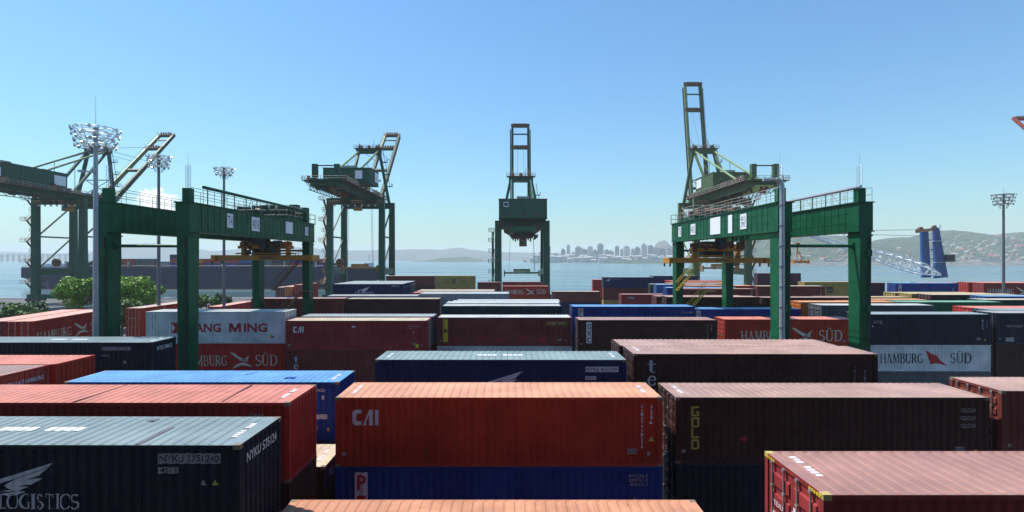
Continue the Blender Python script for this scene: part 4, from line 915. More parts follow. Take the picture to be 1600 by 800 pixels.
    for k in range(8): mb.box(-3.4+k*.9, -2.9+k*.9, ty-1.4+(k % 3)*.8, ty-.6+(k % 3)*.8, zg-2.0-.4*(k % 2), zg-1.2)
    B(mb, 'trolley', rust)
    mb = MB(); mb.box(-1.0, 1.6, ty-5, ty-2.6, zg-4.2, zg-1.3); B(mb, 'operator_cab', yel if big else paintcab)
    mb = MB(); mb.box(-.9, 1.5, ty-5.02, ty-5.0, zg-3.5, zg-1.9); B(mb, 'cab_window', cabg)
    if sz is not None:
        mb = MB()
        for x in (-4.6, 4.6):
            for y in (-.8, .8): mb.tube((x, ty+y, sz+1), (x*.9, ty+y, zg-1.2), .05, 4)
        B(mb, 'hoist_rope', ropem)
        mb = MB(); mb.box(-6.1, 6.1, ty-1.1, ty-.7, sz, sz+.6); mb.box(-6.1, 6.1, ty+.7, ty+1.1, sz, sz+.6)
        for x in (-6.3, -2, 2, 6.0): mb.box(x, x+.3, ty-.7, ty+.7, sz-.2, sz+.9)
        mb.box(-3, 3, ty-.6, ty+.6, sz+.7, sz+1.7); 
        for x in (-6.2, 6.2): mb.box(x-.2, x+.2, ty-1.2, ty-.8, sz-1.0, sz+1.2); mb.box(x-.2, x+.2, ty+.8, ty+1.2, sz-1.0, sz+1.2)
        B(mb, 'spreader', gpale if not big else yel)
    rr_ = random.Random(int(Xc)); mb = MB()
    for k in range(46 if big else 26):                    # winches, boxes and lamps along the girder decks
        s_ = rr_.choice((-1, 1)); y_ = rr_.uniform(yb, g+3); b_ = rr_.uniform(.15, .55); x_ = s_*rr_.uniform(4.5, 6.2)
        mb.box(x_-b_, x_+b_, y_-b_, y_+b_, zg+gh-.8, zg+gh-.8+rr_.uniform(.4, 2.2))
    for k in range(26):
        x_ = rr_.uniform(-4, 4); y_ = rr_.uniform(yb+2, g+3); mb.box(x_-.5, x_+.5, y_-.4, y_+.4, zg-rr_.uniform(.3, 1.3), zg+.2)
    kind(B(mb, 'deck_fittings', rust if big else dkm), 'stuff')
    mb = MB(); n_ = 14; pv_ = None                        # festoon cable loops under the girder
    for k in range(n_*4+1):
        y_ = yb+2+(g+2-yb)*k/(n_*4+4); p_ = Vector((4.9, y_, zg-.2-1.3*abs(math.sin(math.pi*k/4))))
        if pv_ is not None: mb.tube(pv_, p_, .07, 4)
        pv_ = p_
    B(mb, 'festoon_cable', ropem)
    for x_ in (-.55, .05, .6):
        B(MB().box(hsh+hx*x_-.5, hsh+hx*x_+.5, hy0-.12, hy0-.02, hz0+.25, hz0+2.3), 'house_door' if x_ < 0 else 'house_louvre', dkm, None)
    if big:
        for sx in (-1, 1):                                # lattice service truss under each girder, seen from below
            mb = MB(); n2 = 18
            for k in range(n2):
                ya_, yb_ = yb+1+(g+2-yb)*k/n2, yb+1+(g+2-yb)*(k+1)/n2
                mb.tube((sx*6.3, ya_, zg+gh-.9), (sx*5.2, yb_, zg-.9), .09, 4); mb.tube((sx*5.2, yb_, zg-.9), (sx*6.3, yb_, zg+gh-.9), .07, 4)
            mb.tube((sx*5.2, yb+1, zg-.9), (sx*5.2, g+3, zg-.9), .14, 5); B(mb, 'service_truss', body)
            mb = MB(); mb.tube((sx*4.2, 10, zg+gh+.8), (sx*4.9, 10, zg+gh+.8), .9, 12); mb.tube((sx*2.0, 12, zg+gh+.6), (sx*3.0, 12, zg+gh+.6), .7, 12); B(mb, 'rope_drum', rust)
            mb = MB(); P1 = P0+Vector((sx*(bx-.55), 0, 0)) # ladder and cable ladder on the inner face of the boom
            for k in range(int(boomL/1.2)): q_ = P1+d*(k*1.2+1); mb.tube(q_-nrm*.5, q_+nrm*.5, .07, 4)
            mb.tube(P1+d-nrm*.5, P1+d*(boomL-1)-nrm*.5, .06, 4); mb.tube(P1+d+nrm*.5, P1+d*(boomL-1)+nrm*.5, .06, 4); B(mb, 'boom_ladder', rust)
        mb = MB(); railing(mb, (-6.2, g+1, zg+gh), (6.2, g+1, zg+gh), 1.2, 1.2, .07, 3); B(mb, 'cross_walkway', rust); mb = MB(); railing(mb, (-hw, -1.2, zt-2.2), (hw, -1.2, zt-2.2), 1.2, 1.4, .07, 3); mb.box(-hw, hw, -1.6, -.85, zt-2.3, zt-2.22); B(mb, 'cross_walkway', rust)
        for sx in (-1, 1):                                # stay brackets on the apex
            mb = MB(); mb.add([(sx*3.2, ya-.6, za+1), (sx*4.2, ya-.6, za+1), (sx*3.7, ya, za+3.4), (sx*3.2, ya+1.4, za+1), (sx*4.2, ya+1.4, za+1)], [(0,1,2),(1,4,2),(4,3,2),(3,0,2),(0,3,4,1)]); B(mb, 'stay_bracket', body)
    mb = MB()                                             # cross bracing between the frame legs and caged ladders
    mb.tube((-hw*.5, ya-.4, zt+(za-zt)*.45), (hw*.5, ya-.4, zt+(za-zt)*.45), .2, 6)
    for sx in (-1, 1): mb.tube((sx*hw*.80, g+.2, zt+2), (-sx*hw*.52, ya-.3, zt+(za-zt)*.44), .13, 5)
    for sx in (-1, 1): mb.tube((sx*3.4, ya-.3, za-.2), (sx*2.8, hy0+2 if big else 0, zg+gh+.2), .07, 4)
    B(mb, 'frame_brace', body)
    for k in range(7): 
        B(MB().box(-hw+2+k*(2*hw-4)/6-.25, -hw+2+k*(2*hw-4)/6+.25, -1.25, -.85, zt-2.9, zt-2.3), 'floodlight', signw)
    # stair tower on the landside leg
    mb = MB(); x0 = stair*(hw+lw*.5+.1); n = int((zt-4)/3.6)
    for k in range(n):
        z0 = 3.4+k*3.6; a = Vector((x0+stair*.5, -1.6 if k % 2 else 1.8, z0)); b_ = Vector((x0+stair*.5, 1.8 if k % 2 else -1.6, z0+3.6))
        mb.beam(a, b_, .7, .12); mb.tube(a+Vector((stair*.4,0,1)), b_+Vector((stair*.4,0,1)), .05, 4)
        mb.box(min(x0, x0+stair*2.0), max(x0, x0+stair*2.0), b_.y-.9, b_.y+.9, z0+3.5, z0+3.6)
        for yy in (-.9, .9): railing(mb, (x0+stair*.1, b_.y+yy, z0+3.6), (x0+stair*2.0, b_.y+yy, z0+3.6), 1.2, 1.0, .06)
        railing(mb, (x0+stair*2.0, b_.y-.9, z0+3.6), (x0+stair*2.0, b_.y+.9, z0+3.6), 1.2, 1.0, .06)
    B(mb, 'stair_tower', rust if big else body)
    mb = MB(); mb.box(-3.5, 3.5, -1.9, -.8, 12.2, 14.4) if False else mb.tube((stair*(-hw*.1), 1.2, 13.6), (stair*(-hw*.1), 2.2, 13.6), 1.4, 20)
    mb.tube((stair*(-hw*.1), .9, 13.6), (stair*(-hw*.1), 2.5, 13.6), .6, 12)
    if big: 
        mb.v = [(v[0] + stair*hw*.97, v[1]+5.5, v[2]+.55) for v in mb.v]; B(mb, 'cable_reel', rust)
    return e
paintcab = paint('cab_red', (.25,.05,.03), .5, .3)
sts('green quay crane at far left behind the floodlight mast with boom half raised', -155.2, 8.2, True, R(42.5), gs, gs, gpale, (7., None), boomL=50.5)
sts('green quay crane left of centre with boom half raised', -52.5, 9.0, True, R(42.5), gs, gs, gpale, (5., 12.0), boomL=50.5, hdim=(-19., -9., 7.4, 4.6), hsh=2.6)
sts('smaller dark green quay crane in the middle seen end on, boom upright', 5.1, 8.4, False, R(80), gs, gs, gs, (6., 10.2), boomL=40.5)
sts('olive green quay crane behind the right yard gantry with boom upright', 74.3, 9.0, True, R(80), go_, go_, gpale, (2., 12.0), stair=1, hdim=(-8., 8., 6.3, 5.0))
sts('red quay crane of which only the boom tip shows at right edge', 236.0, 9.0, True, R(47), redc, redc, redc, (2., None), stair=1, boomL=58.)

# ------------------------------------------------------------------ floodlight masts and lamp
lampm = MB(); lampm.tube((0,0,0), (0,-.16,-.05), .10, 10, .17); lampm = lampm.mesh('floodlight')
glassm = MB(); glassm.tube((0,-.161,-.05), (0,-.175,-.055), .155, 10); glassm = glassm.mesh('lamp_glass')
def mast(label, X, Y, ztop, r, hw, rows, ncol, whip, arm=None, mat=galv, k=1.0):
    e = empty('floodlight_mast', (X, Y, 0), label, 'floodlight mast', 'floodlight masts of the yard')
    mb = MB(); mb.tube((0,0,.0), (0,0,ztop), r, 12, r*.62); mb.box(-r*1.6, r*1.6, -r*1.6, r*1.6, 0, .08); mb.build('pole', mat, e)
    hgt = (rows-1)*.5*k
    mb = MB()
    for i in range(rows):
        z = ztop-.1-i*.5*k; rr = hw*(1-.22*i/max(1, rows-1))
        n = 14
        for j in range(n): a, b_ = 2*math.pi*j/n, 2*math.pi*(j+1)/n; mb.tube((rr*math.cos(a), rr*math.sin(a), z), (rr*math.cos(b_), rr*math.sin(b_), z), .03*k, 4)
        for j in range(4): a = math.pi*j/4; mb.tube((-rr*math.cos(a), -rr*math.sin(a), z), (rr*math.cos(a), rr*math.sin(a), z), .025*k, 4)
    for j in range(8):
        a = 2*math.pi*j/8; mb.tube((hw*math.cos(a), hw*math.sin(a), ztop-.1), (hw*.3*math.cos(a), hw*.3*math.sin(a), ztop-.9*k-hgt), .03*k, 4)
    mb.build('head_frame', mat, e)
    for i in range(rows):
        z = ztop-.2-i*.5*k; rr = hw*(1.06-.22*i/max(1, rows-1))
        for j in range(ncol):
            a = 2*math.pi*(j+.5*(i % 2))/ncol
            o = link('floodlight', lampm, lampg, e, (rr*math.cos(a), rr*math.sin(a), z), (R(-14), 0, a+math.pi/2)); o.scale = (k, k, k)
    if whip: MB().tube((0,0,ztop), (0,0,ztop+whip), .02*k, 5, .01).build('lightning_rod', mat, e)
    if arm:
        z, d = arm; mb = MB()
        mb.tube((0,0,z), (0,-.3,z+.15), .05, 6); mb.tube((0,-.3,z+.15), (d,-.5,z+.2), .05, 6); mb.box(d-.35, d+.1, -.62, -.38, z+.12, z+.26); mb.build('street_lamp_arm', galv, e)
    return e
mast('grey floodlight mast with lightning rod in front of the left gantry leg', PX(149.5,39.2), 39.2, PZ(199,39.2), .22, 1.35, 4, 11, 2.3, (PZ(273,39.2), -.5), k=.82)
mast('brownish floodlight mast behind the left gantry beam', PX(248,84), 84, PZ(243,84), .30, 1.5, 4, 10, 0, mat=polem, k=1.1)
mast('thin grey floodlight mast between the left gantry legs', PX(350,97), 97, PZ(262,97), .30, 1.5, 3, 10, 1.6, mat=polem, k=1.1)
mast('dark floodlight mast standing alone at far right', PX(1568,95), 95, PZ(303,95), .28, 1.5, 4, 9, 1.2, mat=polem, k=1.1)
e = empty('street_lamp', (PX(1222,39.2), 39.2, 0), 'grey curved top street lamp before the right gantry leg', 'street lamp')
mb = MB(); zl = PZ(290, 39.2); mb.tube((0,0,0), (0,0,zl), .21, 12, .17)
pts = [Vector((-.45*(1-math.cos(R(a))), 0, zl+.45*math.sin(R(a)))) for a in range(0, 100, 15)]
for a, b_ in zip(pts, pts[1:]): mb.tube(a, b_, .165, 10)
mb.build('pole', galv, e)
mb = MB(); a = pts[-1]; mb.tube(a, a+Vector((-.55,0,-.02)), .10, 8, .13); mb.box(a.x-.95, a.x-.45, -.14, .14, a.z-.12, a.z+.06); mb.build('lamp_head', galv, e)
for k in range(12): MB().tube((0,0,3+k*1.5), (0,0,3.06+k*1.5), .24, 12).build('pole_band', polem, e)

# ------------------------------------------------------------------ ship in the bay
YS = 322.0
hull_m = paint('hull_navy', (.006,.014,.052), .5, .12, True, .12); hull_red = paint('hull_red', (.12,.03,.025), .55, .4)
xs0, xs1 = PX(18, YS), PX(596, YS)
e = empty('container_ship', ((xs0+xs1)/2, YS+14, -3), 'long navy container ship lying in the bay behind the left cranes', 'ship')
Ls = xs1-xs0; hbm = 14.0
def station(u, z):                      # half breadth at length fraction u (0 stern, 1 bow), height z 0..13
    f = min(1, (z/13.)); 
    s = 1.0
    if u < .10: s = max(0., min(1, (.55+.45*u/.10) * (1 if z > 6 else max(0.02, (u/.10)*1.0+.0*z))))
    if u > .80: s = max(.02, (1-((u-.80)/.20)**(1.6+1.2*f)) * (1 if True else 0))
    return hbm*s
mb = MB(); us = [0,.01,.03,.06,.1,.2,.35,.5,.65,.8,.85,.9,.94,.97,1.0]; zs = [-.5, 1.5, 4, 7, 10, 13.2]
def xship(u, z):
    x = u*Ls - Ls/2
    if u <= .1: x += (1-u/.1)*max(0, (6-z))*.9
    if u >= .9: x -= (u-.9)/.1*max(0, (13.2-z))*.7
    return x
vsid = {}
for side in (-1, 1):
    for i, u in enumerate(us):
        for j, z in enumerate(zs): vsid[(side,i,j)] = len(mb.v); mb.v.append((xship(u,z), side*station(u,z), z))
for side in (-1, 1):
    for i in range(len(us)-1):
        for j in range(len(zs)-1): mb.f.append((vsid[(side,i,j)], vsid[(side,i+1,j)], vsid[(side,i+1,j+1)], vsid[(side,i,j+1)]))
for i in range(len(us)-1): mb.f.append((vsid[(-1,i,5)], vsid[(-1,i+1,5)], vsid[(1,i+1,5)], vsid[(1,i,5)]))
for i in (0, len(us)-1):
    for j in range(len(zs)-1): mb.f.append((vsid[(-1,i,j)], vsid[(1,i,j)], vsid[(1,i,j+1)], vsid[(-1,i,j+1)]))
mb.build('hull', hull_m, e)
mb = MB(); mb.box(-Ls*.40, Ls*.42, -hbm-.03, hbm+.03, -.3, .9); mb.build('boot_stripe', hull_red, e)
mb = MB(); railing(mb, (-Ls*.48, -hbm*.8, 13.2), (Ls*.38, -hbm, 13.2), 1.1, 6, .1); mb.build('deck_railing', pale, e)
mb = MB(); bx = Ls*.22
mb.box(-Ls*.44, -Ls*.40, -hbm*.7, hbm*.7, 13.2, 15.6); mb.build('deck_house', signw, e); mb = MB(); mb.box(Ls*.44, Ls*.46, -3, 3, 13.2, 16); mb.tube((Ls*.45,0,16), (Ls*.45,0,21), .25, 6); mb.build('foremast', signw, e)
mb = MB()
for k in range(9): x = -Ls*.36+k*Ls*.085; mb.box(x-.4, x+.4, -hbm*.9, hbm*.9, 13.2, 16.8)
mb.build('lashing_bridge', pale, e)
wtx = MB(); wtx.box(-Ls*.488, -Ls*.474, -hbm*.62, -hbm*.6, 4.2, 4.7)
SC = ['orange','steel','maroon','blue','redox','navy','grey','brown','navy','blue','sky','red']
k = 0
for bay in range(16):
    x = -Ls*.34 + bay*Ls*.047
    if bay in (5,): continue
    nt_ = random.choice([1,1,2,1]) if bay < 13 else random.choice([0,1])
    for t_ in range(nt_+(1 if bay > 2 else 0)):
        for row in range(2):
            cc = random.choice(SC)
            mbx = MB(); Lx = min(12.19, Ls*.0445); h_ = 2.6
            for i in range(20): xx = -Lx/2+Lx*i/20; mbx.box(xx, xx+Lx/40, -1.22, 1.22, .12, h_-.1)
            mbx.box(-Lx/2, Lx/2, -1.16, 1.16, 0, h_)
            o = mbx.build('deck_container', M[cc], None, ((xs0+xs1)/2+x, YS+14-hbm*.8+row*2.6+1.3, -3+13.25+t_*2.62))
            pos = ['left', 'middle', 'right'][min(2, bay//6)]
            tag(o, '%s container on the deck of the navy ship, bay %s, tier %s, %s row' % (COLN[cc], 'one two three four five six seven eight nine ten eleven twelve thirteen fourteen fifteen sixteen'.split()[bay], ('one','two','three','four')[t_], ('near','far')[row]), 'container', 'containers on the ship deck')
            k += 1
# small white boat
e = empty('motor_boat', (PX(590,300), 300, -3), 'small white motor boat beside the ship bow', 'boat')
mb = MB(); mb.add([(-4,-1.3,1.4),(3,-1.3,1.6),(5.2,0,1.9),(3,1.3,1.6),(-4,1.3,1.4),(-3.6,-.9,0),(2.4,-.9,0),(3.8,0,0),(2.4,.9,0),(-3.6,.9,0)], [(0,1,2,3,4),(5,9,8,7,6),(0,5,6,1),(1,6,7,2),(2,7,8,3),(3,8,9,4),(4,9,5,0)]); mb.build('hull', signw, e)
mb = MB(); mb.beam((-1,0,1.5),(-1,0,3.6),2.4,3.4,1.8,2.2); mb.tube((-1,0,3.5),(-1,0,6.2),.12,5); mb.build('wheelhouse', signw, e)

# ------------------------------------------------------------------ floating lattice crane at right
YF = 226.0; xm = PX(1459, YF)
e = empty('floating_crane', (xm, YF, -3), 'blue masted floating crane with white lattice boom at right', 'floating crane')
def Q(x, y, D=YF): p = P(x, y, D); return p-Vector((xm, YF, -3))
mb = MB(); mb.box(-14, 30, -2, 16, -1, 2.2); mb.box(6, 18, 2, 12, 2.2, 7); mb.build('pontoon', bluec, e)
mb = MB()
for dy in (0, 2.5):
    o_ = Vector((0,dy,0)); 
    mb.beam(Q(1470,434)+o_, Q(1462,356)+o_, 5.4, 1.2, 2.2, 1.0, up=(0,1,0)) if dy == 0 else mb.beam(Q(1454,434)+o_, Q(1451,362)+o_, 3.6, 1.2, 3.0, 1.0, up=(0,1,0))
mb.v = mb.v
for y in (375, 390, 404, 422): mb.tube(Q(1450,y)+Vector((0,2.2,0)), Q(1466,y)+Vector((0,.4,0)), .22, 6)
mb.build('mast', bluec, e)
mb = MB(); p, q = Q(1452,361)+Vector((0,5,0)), Q(1463,358); mb.beam(p+Vector((-2,0,0)), q, 1.6, 1.3); mb.tube(p+Vector((0,-.8,1)), p+Vector((0,.8,1)), 1.0, 12); mb.tube(q+Vector((-1,-.6,.8)), q+Vector((-1,.6,.8)), .8, 12); mb.build('sheave_head', rust, e)
for k_ in (1, 4): MB().box(*(lambda q_: (q_.x-2.4, q_.x+2.4, q_.y-1.0, q_.y+3.2, q_.z, q_.z+.14))(Q(1464+k_, 366+k_*11))).build('mast_platform', whitec, e)
MB().beam(Q(1468,357), Q(1468,351), .5, .5).build('mast_lamp_post', whitec, e)
MB().box(*(lambda q_: (q_.x-1.6, q_.x+1.6, q_.y-2.4, q_.y-.8, q_.z-1.6, q_.z+1.4))(Q(1479,403))).build('winch_cabin', dkm, e)
mb = MB(); foot, tip = Q(1462,429)+Vector((0,-2.5,0)), Q(1248,364)+Vector((0,-2.5,0)); dd = tip-foot
prv = None; nb = 30
def ring(u):
    c0 = foot+dd*u; s = 2.35*min(1, u/.16+.12, (1-u)/.75+.10); up = Vector((0,0,1)); sd = Vector((0,1,0))
    return [c0+up*s+sd*s, c0+up*s-sd*s, c0-up*s-sd*s, c0-up*s+sd*s]
for i in range(nb):
    a, b_ = ring(i/nb), ring((i+1)/nb)
    for j in range(4):
        mb.tube(a[j], b_[j], .25, 5); mb.tube(a[j], b_[(j+1) % 4] if i % 2 else b_[(j-1) % 4], .14, 4)
        mb.tube(b_[j], b_[(j+1) % 4], .07, 4)
mb.build('lattice_boom', whitec, e)
mb = MB()
for dz in (0, 5): mb.tube(Q(1449,358+dz*2)+Vector((0,4,0)), Q(1262,362+dz*.4), .09, 4)
for dx in (-.5, .5): mb.tube(tip+Vector((dx,0,0)), Q(1241,384)+Vector((dx,-2.5,0)), .06, 4)
mb.build('wire_rope', ropem, e)
mb = MB(); c0 = Q(1241,386)+Vector((0,-2.5,0)); b0 = Q(1246,409)+Vector((0,-2.5,0))
mb.beam(c0+Vector((-.8,0,1)), c0+Vector((.8,0,1)), 1.0, 1.4); mb.tube(c0, c0+Vector((0,0,-1.6)), .3, 6)
for dx in (-3, 3):
    for dy in (-1, 1): mb.tube(c0+Vector((0,0,-1.4)), b0+Vector((dx*.55,dy,0)), .13, 4)
mb.box(b0.x-3.2, b0.x+3.2, b0.y-1.2, b0.y-.7, b0.z-.5, b0.z+.3); mb.box(b0.x-3.2, b0.x+3.2, b0.y+.7, b0.y+1.2, b0.z-.5, b0.z+.3)
for x in (-3.2, -.3, 2.8): mb.box(b0.x+x, b0.x+x+.4, b0.y-.7, b0.y+.7, b0.z-.7, b0.z+1.0)
mb.build('lifting_frame', paint('lift_orange', (.5,.16,.03), .5, .4), e)

# ------------------------------------------------------------------ trees
leaf_ms = []
for nm, cc in (('leaf_lime', (.16,.30,.018)), ('leaf_mid', (.065,.145,.02)), ('leaf_dark', (.03,.075,.018))):
    m, N, L, b = nt(nm); v, oi = coords(N, L)
    L.new(mix(N, L, ramp(N, L, noise(N, L, v, .8), .35, .65), tuple(x*.65 for x in cc), tuple(x*1.3 for x in cc)), b.inputs['Base Color']); b.inputs['Roughness'].default_value = .55; b.inputs['Specular IOR Level'].default_value = .3
    leaf_ms.append(m)
bark = plain('bark', (.10,.075,.05), .85)
def tree(name, label, X, Y, z, rx, ry, rz_, trunk, n, mat, seed, cat='tree', leaf=.5):
    rnd = random.Random(seed); e = empty(name, (X, Y, 0), label, cat, 'trees and bushes by the quay at left')
    mb = MB(); mb.tube((0,0,0), (.2,0,z-rz_*.5), trunk, 8, trunk*.55); lobes = []
    for k in range(26):
        a = rnd.uniform(0, 2*math.pi); u = rnd.uniform(-.65, .85); s = math.sqrt(max(.05, 1-u*u))*rnd.uniform(.45, .85)
        c0 = Vector((rx*s*math.cos(a), ry*s*math.sin(a), z+rz_*u*.75)); lobes.append((c0, rnd.uniform(.22,.40)))
        mb.tube((.2,0,max(.5, z-rz_*.6)), c0, trunk*.35, 5, .05)
    mb.build('trunk', bark, e)
    cr_ = MB()
    for i in range(n):
        c0, r0 = lobes[rnd.randrange(len(lobes))]
        d = Vector((rnd.gauss(0,1), rnd.gauss(0,1), rnd.gauss(0,1))).normalized(); r = r0*(rnd.random()**.35)
        p = c0+Vector((d.x*rx*r, d.y*ry*r, d.z*rz_*r*1.1))
        if p.z < .15: p.z = .15+rnd.random()*.4
        nrm = (d+Vector((rnd.gauss(0,.6), rnd.gauss(0,.6), rnd.gauss(.3,.6)))).normalized(); a = nrm.orthogonal().normalized(); a.rotate(Matrix.Rotation(rnd.uniform(0,6.28), 3, nrm)); b_ = nrm.cross(a); s = leaf*rnd.uniform(.45,1.6)
        cr_.add([p-a*s*.5, p-b_*s*.28+nrm*.05*s, p+a*s*.5, p+b_*s*.28+nrm*.05*s], [(0,1,2,3)])
    m = bpy.data.meshes.new('crown'); m.from_pydata(cr_.v, [], cr_.f); link('crown', m, mat, e)
for a in (('leafy_tree', 'bright lime green tree left of the left gantry leg', PX(128,118), 118, 7.9, 6.2, 5.0, 4.2, .28, 11000, leaf_ms[0], 1),
          ('leafy_tree', 'broad lime green tree between the left gantry legs', PX(206,116), 116, 8.0, 5.9, 6.0, 4.3, .32, 14000, leaf_ms[0], 2),
          ('leafy_tree', 'lower darker tree below the lime green one', PX(190,104), 104, 4.6, 5.0, 4.4, 3.4, .25, 4500, leaf_ms[1], 3),
          ('leafy_bush', 'low green bush at the left edge above the red container', PX(22,98), 98, 5.0, 5.6, 4.2, 2.6, .2, 5200, leaf_ms[1], 4),
          ('leafy_bush', 'dark pointed bush beside the low green bush', PX(52,104), 104, 4.6, 3.4, 3.0, 2.7, .18, 3000, leaf_ms[2], 5),
          ('leafy_bush', 'small green bush behind the left gantry post', PX(322,140), 140, 4.2, 3.6, 3.2, 2.2, .18, 2500, leaf_ms[1], 6),
          ('leafy_bush', 'small dark bush right of the small green bush', PX(346,143), 143, 4.0, 2.6, 2.4, 2.6, .18, 2200, leaf_ms[2], 7)):
    tree(*a)

# ------------------------------------------------------------------ far shores
def ridge(name, pts, D, depth, mat, foot=-4, seed=0, rough=1.0, nx=140, ny=10):
    """terrain whose skyline passes through photo points pts at depth D"""
    rnd = random.Random(seed); pts = sorted(pts); vs = []; fs = []
    def top(x):
        for (a, ya), (b_, yb) in zip(pts, pts[1:]):
            if a <= x <= b_: t_ = (x-a)/(b_-a); t_ = t_*t_*(3-2*t_); return ya+(yb-ya)*t_
        return pts[0][1] if x < pts[0][0] else pts[-1][1]
    ph = [(rnd.uniform(.01,.35), rnd.uniform(0,6.28), rnd.uniform(.2,1)) for _ in range(14)]
    x0, x1 = pts[0][0], pts[-1][0]
    for i in range(nx+1):
        x = x0+(x1-x0)*i/nx; X = PX(x, D+depth*.6); zt = PZ(top(x), D+depth*.6)
        for j in range(ny+1):
            t_ = j/ny; Y = D+depth*t_*1.2
            k = math.sin(min(1, t_/.5)*math.pi/2) if t_ < .5 else math.cos((t_-.5)/.5*math.pi/2*.9)
            w_ = sum(a*math.sin(X*f/ (D/1500.)*.35+p+j*.9) for f, p, a in ph)*rough
            z = foot+(zt-foot)*k*(1+.012*w_) if 0 < j < ny else foot
            vs.append((X, Y, z))
    for i in range(nx):
        for j in range(ny): a = i*(ny+1)+j; fs.append((a, a+ny+1, a+ny+2, a+1))
    m = bpy.data.meshes.new(name); m.from_pydata(vs, [], fs)
    for p in m.polygons: p.use_smooth = True
    o = link(name, m, mat); kind(o, 'structure'); return o
def hillmat(name, c1, c2, sc):
    m, N, L, b = nt(name); t = N.new('ShaderNodeTexCoord')
    L.new(mix(N, L, ramp(N, L, noise(N, L, t.outputs['Object'], sc, 8, .65), .38, .62), c1, c2), b.inputs['Base Color']); b.inputs['Roughness'].default_value = .9
    return m
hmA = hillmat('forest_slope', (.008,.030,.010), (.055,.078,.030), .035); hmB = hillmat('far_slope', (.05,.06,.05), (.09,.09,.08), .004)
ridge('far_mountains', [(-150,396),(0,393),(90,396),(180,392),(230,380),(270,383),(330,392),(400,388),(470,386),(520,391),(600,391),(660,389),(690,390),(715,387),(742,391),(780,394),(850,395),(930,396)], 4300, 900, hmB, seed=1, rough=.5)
ridge('bay_island', [(630,409.5),(660,407.5),(690,403),(730,401.5),(745,404),(760,408),(800,409.5)], 2900, 260, hmA, seed=2)
ridge('city_shore', [(820,406),(900,404),(960,402),(1010,401),(1060,401),(1120,405),(1180,406)], 2500, 500, hillmat('city_ground', (.08,.085,.07), (.20,.18,.16), .02), seed=3)
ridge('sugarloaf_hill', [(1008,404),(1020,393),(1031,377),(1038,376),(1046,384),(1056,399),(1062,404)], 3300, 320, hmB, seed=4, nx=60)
ridge('wooded_headland', [(940,412),(950,409),(975,406.5),(1010,408),(1040,407),(1080,409),(1100,412)], 1980, 90, hmA, seed=5)
ridge('right_hills', [(1150,412),(1165,390),(1185,378),(1205,370),(1230,366),(1260,369),(1300,371),(1340,379),(1365,379),(1400,371),(1440,372),(1470,363),(1490,362),(1520,368),(1560,368),(1600,364),(1700,360),(1800,372)], 1600, 620, hmA, seed=6, nx=220, ny=16)
ridge('right_shore', [(1160,413),(1180,409),(1300,408),(1420,409),(1520,408),(1640,407),(1800,408)], 1480, 120, hillmat('shore_ground', (.06,.065,.05), (.16,.15,.13), .05), seed=7)
twr = []
def bmat(name, c):
    m, N, L, b = nt(name); t = N.new('ShaderNodeTexCoord'); br = N.new('ShaderNodeTexBrick')
    sp = N.new('ShaderNodeSeparateXYZ'); L.new(t.outputs['Object'], sp.inputs[0]); cb = N.new('ShaderNodeCombineXYZ')
    ad_ = N.new('ShaderNodeMath'); L.new(sp.outputs[0], ad_.inputs[0]); L.new(sp.outputs[1], ad_.inputs[1]); L.new(ad_.outputs[0], cb.inputs[0]); L.new(sp.outputs[2], cb.inputs[1]); L.new(cb.outputs[0], br.inputs['Vector'])
    br.offset = 0; br.inputs['Scale'].default_value = 1; br.inputs['Brick Width'].default_value = 4; br.inputs['Row Height'].default_value = 3.2; br.inputs['Mortar Size'].default_value = .9
    br.inputs['Color1'].default_value = (.05,.06,.08,1); br.inputs['Color2'].default_value = (.09,.10,.11,1); br.inputs['Mortar'].default_value = c+(1,)
    L.new(br.outputs[0], b.inputs['Base Color']); b.inputs['Roughness'].default_value = .6; return m
bms = [bmat('facade_%s' % n_, c_) for n_, c_ in (('pale', (.50,.49,.46)), ('grey', (.28,.29,.30)), ('tan', (.40,.33,.27)), ('dark', (.16,.17,.19)))]
rnd = random.Random(5)
SK = [(856,385,9),(868,397,9),(880,390,7),(888,384,6),(896,396,8),(904,387,12),(913,390,10),(922,386,9),(930,392,9),(938,382,10),(948,391,8),(955,393,8),(964,385,7),(972,390,6),(979,386,10),(989,390,8),(996,387,8),(1003,391,7),(1006,383,9),(1016,384,8),(1024,388,12),(1034,389,12),(1046,388,10),(1054,392,8),(846,394,8),(836,398,8)]
DESC = 'tall grey tower|low pale block|slim tower|slim dark tower|low block|broad tower block|stepped block|mid height tower|low wide block|tallest dark tower'.split('|')
SK.sort()
for i, (x, y, w) in enumerate(SK):
    D = 2560+rnd.uniform(0, 220); z = PZ(y, D); ww = w*D/F*.9; o = empty('city_tower', (PX(x, D), D, 2), 'hazy city high rise, number %d from the left edge of the far skyline' % (i+1), 'building', 'high rises of the far city skyline')
    o['label'] = 'hazy %s on the far skyline, %s from the left' % ('tall tower' if y < 386 else 'mid height tower' if y < 391 else 'low block', ('%dth' % (i+1)) if i > 2 else ('1st','2nd','3rd')[i])
    mt = bms[rnd.randrange(4)]; h_ = z-2
    MB().box(-ww/2, ww/2, -ww*.4, ww*.4, 0, h_).build('tower', mt, o)
    MB().box(-ww*.28, ww*.2, -ww*.2, ww*.2, h_, h_+rnd.uniform(3, 8)).build('roof_house', bms[1], o)
